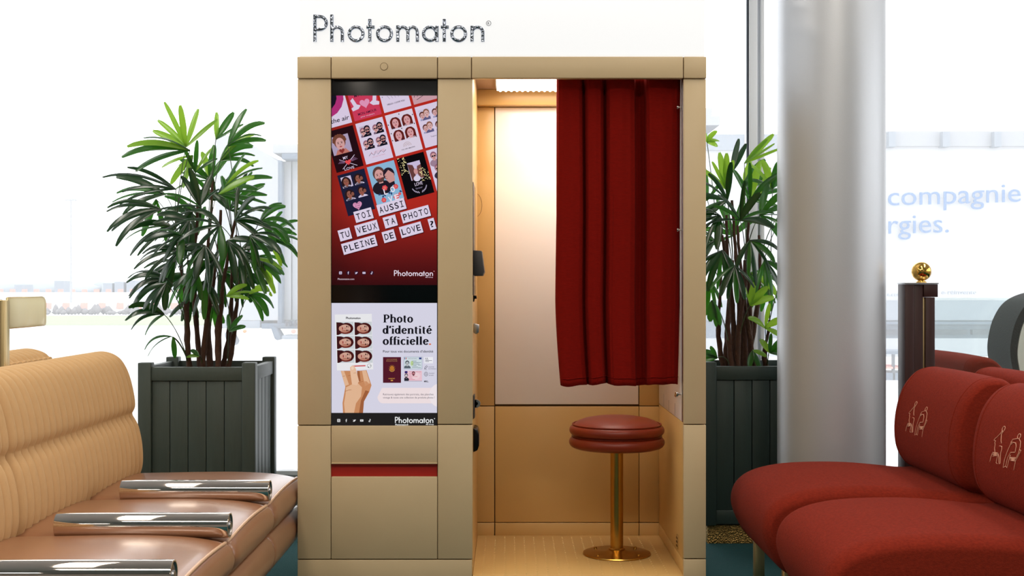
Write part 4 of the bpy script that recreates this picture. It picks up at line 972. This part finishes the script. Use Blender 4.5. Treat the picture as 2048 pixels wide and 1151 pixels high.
# ---------------------------------------------------------------- planters
def planter(x0, yf, m_, label):
    W = .496; zt0 = .777; zb = .08; pw = .056; t = empty('planter', (x0+W/2,yf+W/2,0), label, 'planter')
    for (px_,py_) in ((x0,yf),(x0+W-pw,yf),(x0,yf+W-pw),(x0+W-pw,yf+W-pw)): bx('post', (px_,py_,zb), (px_+pw,py_+pw,zt0), m_, t, bevel=.004)
    for s in range(4):
        def mp(u0,u1,v0,v1,z0,z1):
            if s == 0: return (x0+u0,yf+v0,z0),(x0+u1,yf+v1,z1)
            if s == 1: return (x0+W-v1,yf+u0,z0),(x0+W-v0,yf+u1,z1)
            if s == 2: return (x0+u0,yf+W-v1,z0),(x0+u1,yf+W-v0,z1)
            return (x0+v0,yf+u0,z0),(x0+v1,yf+u1,z1)
        bx('rail', *mp(pw,W-pw,.006,.034,zt0-.077,zt0-.019), m_, t, bevel=.002); bx('rail', *mp(pw,W-pw,.006,.034,zb+.005,zb+.064), m_, t, bevel=.002)
        n = 5; bw = (W-2*pw)/n
        for k in range(n): bx('board', *mp(pw+k*bw+.0012,pw+(k+1)*bw-.0012,.014,.030,zb+.064,zt0-.077), m_, t, bevel=.0022)
    bx('plinth', (x0+.02,yf+.02,0), (x0+W-.02,yf+W-.02,zb), 'mosaic', t, bevel=.002)
    bx('liner', (x0+.036,yf+.036,zb+.01), (x0+W-.036,yf+W-.036,zt0-.085), 'black', t)
    so = bx('soil', (x0+.037,yf+.037,zt0-.085), (x0+W-.037,yf+W-.037,zt0-.062), 'soil', t, bevel=.006); so['kind'] = 'stuff'
    return t, Vector((x0+W/2, yf+W/2, zt0-.062))
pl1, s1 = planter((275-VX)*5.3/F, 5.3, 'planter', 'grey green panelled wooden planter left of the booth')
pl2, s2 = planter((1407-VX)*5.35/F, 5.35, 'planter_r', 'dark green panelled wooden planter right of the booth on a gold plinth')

# ---------------------------------------------------------------- palms
def leaflet(rnd, hub, d, L, wd, droop, mat_, parent, nseg=9):
    # ribbon with pleats, narrow base, blunt toothed tip; d start direction, bends down
    pts = [hub.copy()]; dirv = d.normalized(); step = L/nseg
    for i in range(nseg):
        dirv = (dirv+Vector((0,0,-droop*(.35+1.3*i/nseg)/nseg*2))).normalized(); pts.append(pts[-1]+dirv*step)
    side0 = d.cross(Vector((rnd.uniform(-.4,.4), rnd.uniform(-.9,.2)-.5, rnd.uniform(.3,1)))).normalized()
    prof = [.22,.5,.74,.9,1,1,.96,.88,.76,.42]
    cols = 5; vs = []
    for i,p in enumerate(pts):
        t = (pts[min(i+1,nseg)]-pts[max(i-1,0)]).normalized(); sd = (side0-t*side0.dot(t)).normalized(); nn = sd.cross(t)
        wv = wd*prof[min(9,int(i*9/nseg))]
        for c in range(cols):
            u = c/(cols-1)*2-1; lift = (.10*wd if c % 2 else -.05*wd)-abs(u)*wd*.12
            ext = t*(wd*(.25 if c in (1,3) else (.0 if c == 2 else -.1))) if i == nseg else Vector()
            vs.append(p+sd*u*wv+nn*lift+ext)
    fs = [(i*cols+c, i*cols+c+1, (i+1)*cols+c+1, (i+1)*cols+c) for i in range(nseg) for c in range(cols-1)]
    me = bpy.data.meshes.new('leaflet'); me.from_pydata([tuple(v) for v in vs], [], fs); me.polygons.foreach_set('use_smooth', [True]*len(fs))
    me.materials.append(M[mat_]); o = bpy.data.objects.new('leaflet', me); C.objects.link(o); o.parent = parent; o.matrix_parent_inverse = wm(parent).inverted()
    return o
def palm(base, fronds, canes, label, seed, sc_px):
    rnd = random.Random(seed); t = empty('palm_plant', base, label, 'plant')
    cn = []
    for (bx_, by_, tx, ty, yo) in canes:
        Y0 = base.y+yo; a = P(bx_, by_, Y0); a.z = base.z-.015; b = P(tx, ty, Y0+rnd.uniform(-.05,.05)); n = 16; pts = []; rs = []
        for i in range(n+1):
            u = i/n; p = a.lerp(b, u)+Vector((rnd.uniform(-1,1)*.002+.012*math.sin(u*5+bx_), .012*math.sin(u*4+bx_*2), 0)); pts.append(p); rs.append((.0115 if u < .55 else .008)*(1+.16*(i % 2))*(1-.25*u))
        MB().tube(pts, rs, 8).build('cane', 'cane', t, smooth=True); cn.append(pts)
    for fr in fronds:
        hx_, hy_, ang, spread, n, Lp, yo, tone, droop = fr
        Y = base.y+yo; hub = P(hx_, hy_, Y)
        # petiole from nearest cane, from below
        best = min(cn, key=lambda c: abs(c[8].x-hub.x)+abs(c[8].y-hub.y)*.5)
        zt_ = max(base.z+.02, hub.z-.18-.5*abs(hub.x-best[8].x)); st_ = min(best, key=lambda p: abs(p.z-zt_))
        dxy = hub-st_; mid = st_.lerp(hub, .5)+Vector((0,0,.02+.05*rnd.random())) - Vector((dxy.x*.12,0,0))
        pts = [(st_*(1-u)**2+mid*2*u*(1-u)+hub*u*u) for u in [i/8 for i in range(9)]]
        lf = MB().tube(pts, [.0022]*5+[.0018]*4, 5).build('palm_leaf', 'petiole', t, smooth=True)
        for k in range(n):
            a_ = ang+(k-(n-1)/2)*(spread/max(1,n-1))+rnd.uniform(-5,5)
            dep = rnd.uniform(-.35,.35) if abs(yo) < .05 else rnd.uniform(-.35,.35)+yo*.8
            d = Vector((math.cos(R(a_)), dep, math.sin(R(a_))))
            L = Lp*Y/F*rnd.uniform(.85,1.1)*(1-.14*abs(k-(n-1)/2)/max(1,(n-1)/2))
            leaflet(rnd, hub, d, L, rnd.uniform(.0085,.0175), droop*rnd.uniform(.7,1.25), 'leaf%d' % (tone if rnd.random() > .15 else min(2,tone+1)), lf)
    return t
# hub x, hub y, direction, spread, leaflets, length px, depth, tone, droop
f1 = [(372,293,112,120,7,92,-.05,2,.12),(432,278,66,60,3,70,.05,1,.1),(455,292,48,46,4,98,-.08,1,.45),(440,322,46,50,5,92,.1,1,.5),(450,372,36,56,5,100,-.12,1,.3),
 (437,388,8,50,4,96,-.2,1,.25),(380,300,172,46,5,126,-.15,1,.35),(385,310,220,60,4,78,.1,2,.3),(352,378,160,34,4,140,-.1,0,.4),(330,388,168,40,4,118,.1,0,.4),
 (322,418,174,44,5,126,-.12,0,.6),(345,452,186,46,5,110,-.05,0,.45),(312,398,265,34,2,100,.12,1,.1),(378,440,215,130,7,84,-.2,0,.4),(400,412,110,120,6,78,-.1,0,.3),
 (335,558,168,50,6,106,-.1,0,.8),(332,566,226,70,5,70,-.2,0,.5),(328,628,165,56,4,80,-.1,0,.9),(342,672,180,24,2,72,-.12,1,.9),(346,673,272,12,1,50,-.12,1,.1),
 (392,538,245,70,5,76,-.2,0,.5),(455,480,300,140,6,78,-.2,0,.5),(520,442,12,110,6,84,-.05,1,.7),(534,478,-2,90,6,74,.1,1,.7),(500,515,-28,60,6,84,-.1,1,.5),
 (452,592,26,40,3,62,-.15,2,.3),(498,588,0,90,4,66,.0,1,1.0),(458,662,64,70,3,44,-.1,1,.3),(430,515,205,120,6,84,-.25,0,.6),(470,440,30,110,6,86,-.25,0,.5),
 (420,360,120,120,6,78,.15,1,.3),(395,470,150,120,6,90,.2,0,.5),(360,500,190,80,6,96,-.15,0,.6),(470,400,70,90,5,74,.15,1,.3),(540,470,50,50,3,66,.2,1,.6),
 (410,560,270,100,5,80,-.15,0,.4),(480,545,310,100,6,76,.15,0,.5),(390,345,75,60,4,66,.1,1,.2),(440,450,200,150,6,90,-.3,0,.6),(500,470,-20,120,6,80,-.25,0,.7),
 (380,595,250,80,4,62,.1,0,.4),(350,520,215,80,5,80,.15,0,.4),(425,610,285,50,3,54,.1,1,.3),(365,470,210,120,6,80,-.3,0,.5),(410,490,240,140,6,80,-.3,0,.5),(460,420,60,140,6,80,.1,0,.3),(440,540,320,120,6,80,.2,0,.5),(400,440,160,140,6,84,.25,0,.4),(480,500,340,120,6,84,-.1,0,.6),(375,550,220,100,5,74,.2,0,.5),(430,400,80,140,6,70,.25,0,.2),(520,510,-40,80,5,70,.2,1,.6),(385,420,200,120,6,84,.05,0,.4),(398,712,150,40,2,26,-.1,1,.4)]
cn1 = [(388,732,350,470,-.03),(398,732,390,400,.05),(406,732,440,420,-.06),(417,732,420,360,.02),(424,732,412,470,.08),(429,732,470,430,-.05),(440,732,478,470,.03),(447,732,500,500,-.02),(380,732,372,520,.06),(436,732,445,540,-.09)]
palm(Vector((s1.x,s1.y,s1.z)), f1, cn1, 'tall lady palm with bright top leaf in the grey green planter left of the booth', 4, 448)
f2 = [(1489,326,38,22,4,84,-.1,2,.05),(1452,378,104,50,5,76,-.05,2,.1),(1414,284,50,90,4,30,.1,2,.5),(1462,345,70,14,2,70,.05,0,.05),(1545,378,110,60,4,72,-.1,1,.5),
 (1455,400,150,120,6,90,-.2,0,.5),(1500,400,60,110,6,84,-.1,1,.3),(1520,430,20,110,6,90,-.2,1,.5),(1440,430,200,110,6,90,-.25,0,.6),(1480,440,90,160,7,86,-.28,0,.4),
 (1445,500,250,110,6,86,-.2,0,.5),(1500,480,300,130,6,86,-.25,0,.6),(1470,530,260,110,6,80,-.3,0,.5),(1530,520,300,110,6,80,-.1,0,.5),(1430,480,180,90,5,90,.1,0,.5),
 (1550,460,10,110,5,80,.1,1,.5),(1500,545,320,90,5,72,.1,1,.5),(1420,560,260,100,5,70,.05,1,.5),(1468,470,120,140,6,80,.2,1,.3),(1415,400,120,120,5,80,.1,1,.3),
 (1500,610,70,80,4,56,-.15,2,.3),(1530,655,60,150,4,52,-.1,2,.4),(1424,600,280,40,3,56,-.15,1,.4),(1540,705,60,120,5,40,-.1,1,.4),(1435,715,150,60,4,44,-.1,1,.4),
 (1505,700,300,90,3,40,-.15,1,.3),(1570,420,30,120,6,90,.15,1,.5),(1590,500,0,120,6,90,.0,0,.6),(1380,470,170,100,5,90,.15,0,.5),(1540,560,250,100,5,70,.15,1,.4),(1488,372,50,60,4,70,.15,1,.3),(1522,390,50,50,4,84,.1,1,.4)]
cn2 = [(1448,738,1436,540,-.02),(1456,738,1452,480,.05),(1464,738,1458,430,-.04),(1470,738,1450,470,.03),(1476,738,1470,400,-.07),(1482,738,1480,450,.06),(1489,738,1476,500,-.02),(1496,738,1500,430,.03),(1503,738,1490,520,-.05),(1500,738,1520,470,.08),(1460,738,1462,520,-.09),(1480,738,1486,520,-.1),(1536,738,1534,640,.0)]
palm(Vector((s2.x,s2.y,s2.z)), f2, cn2, 'bushy lady palm in the dark green planter between booth and silver column', 9, 440)
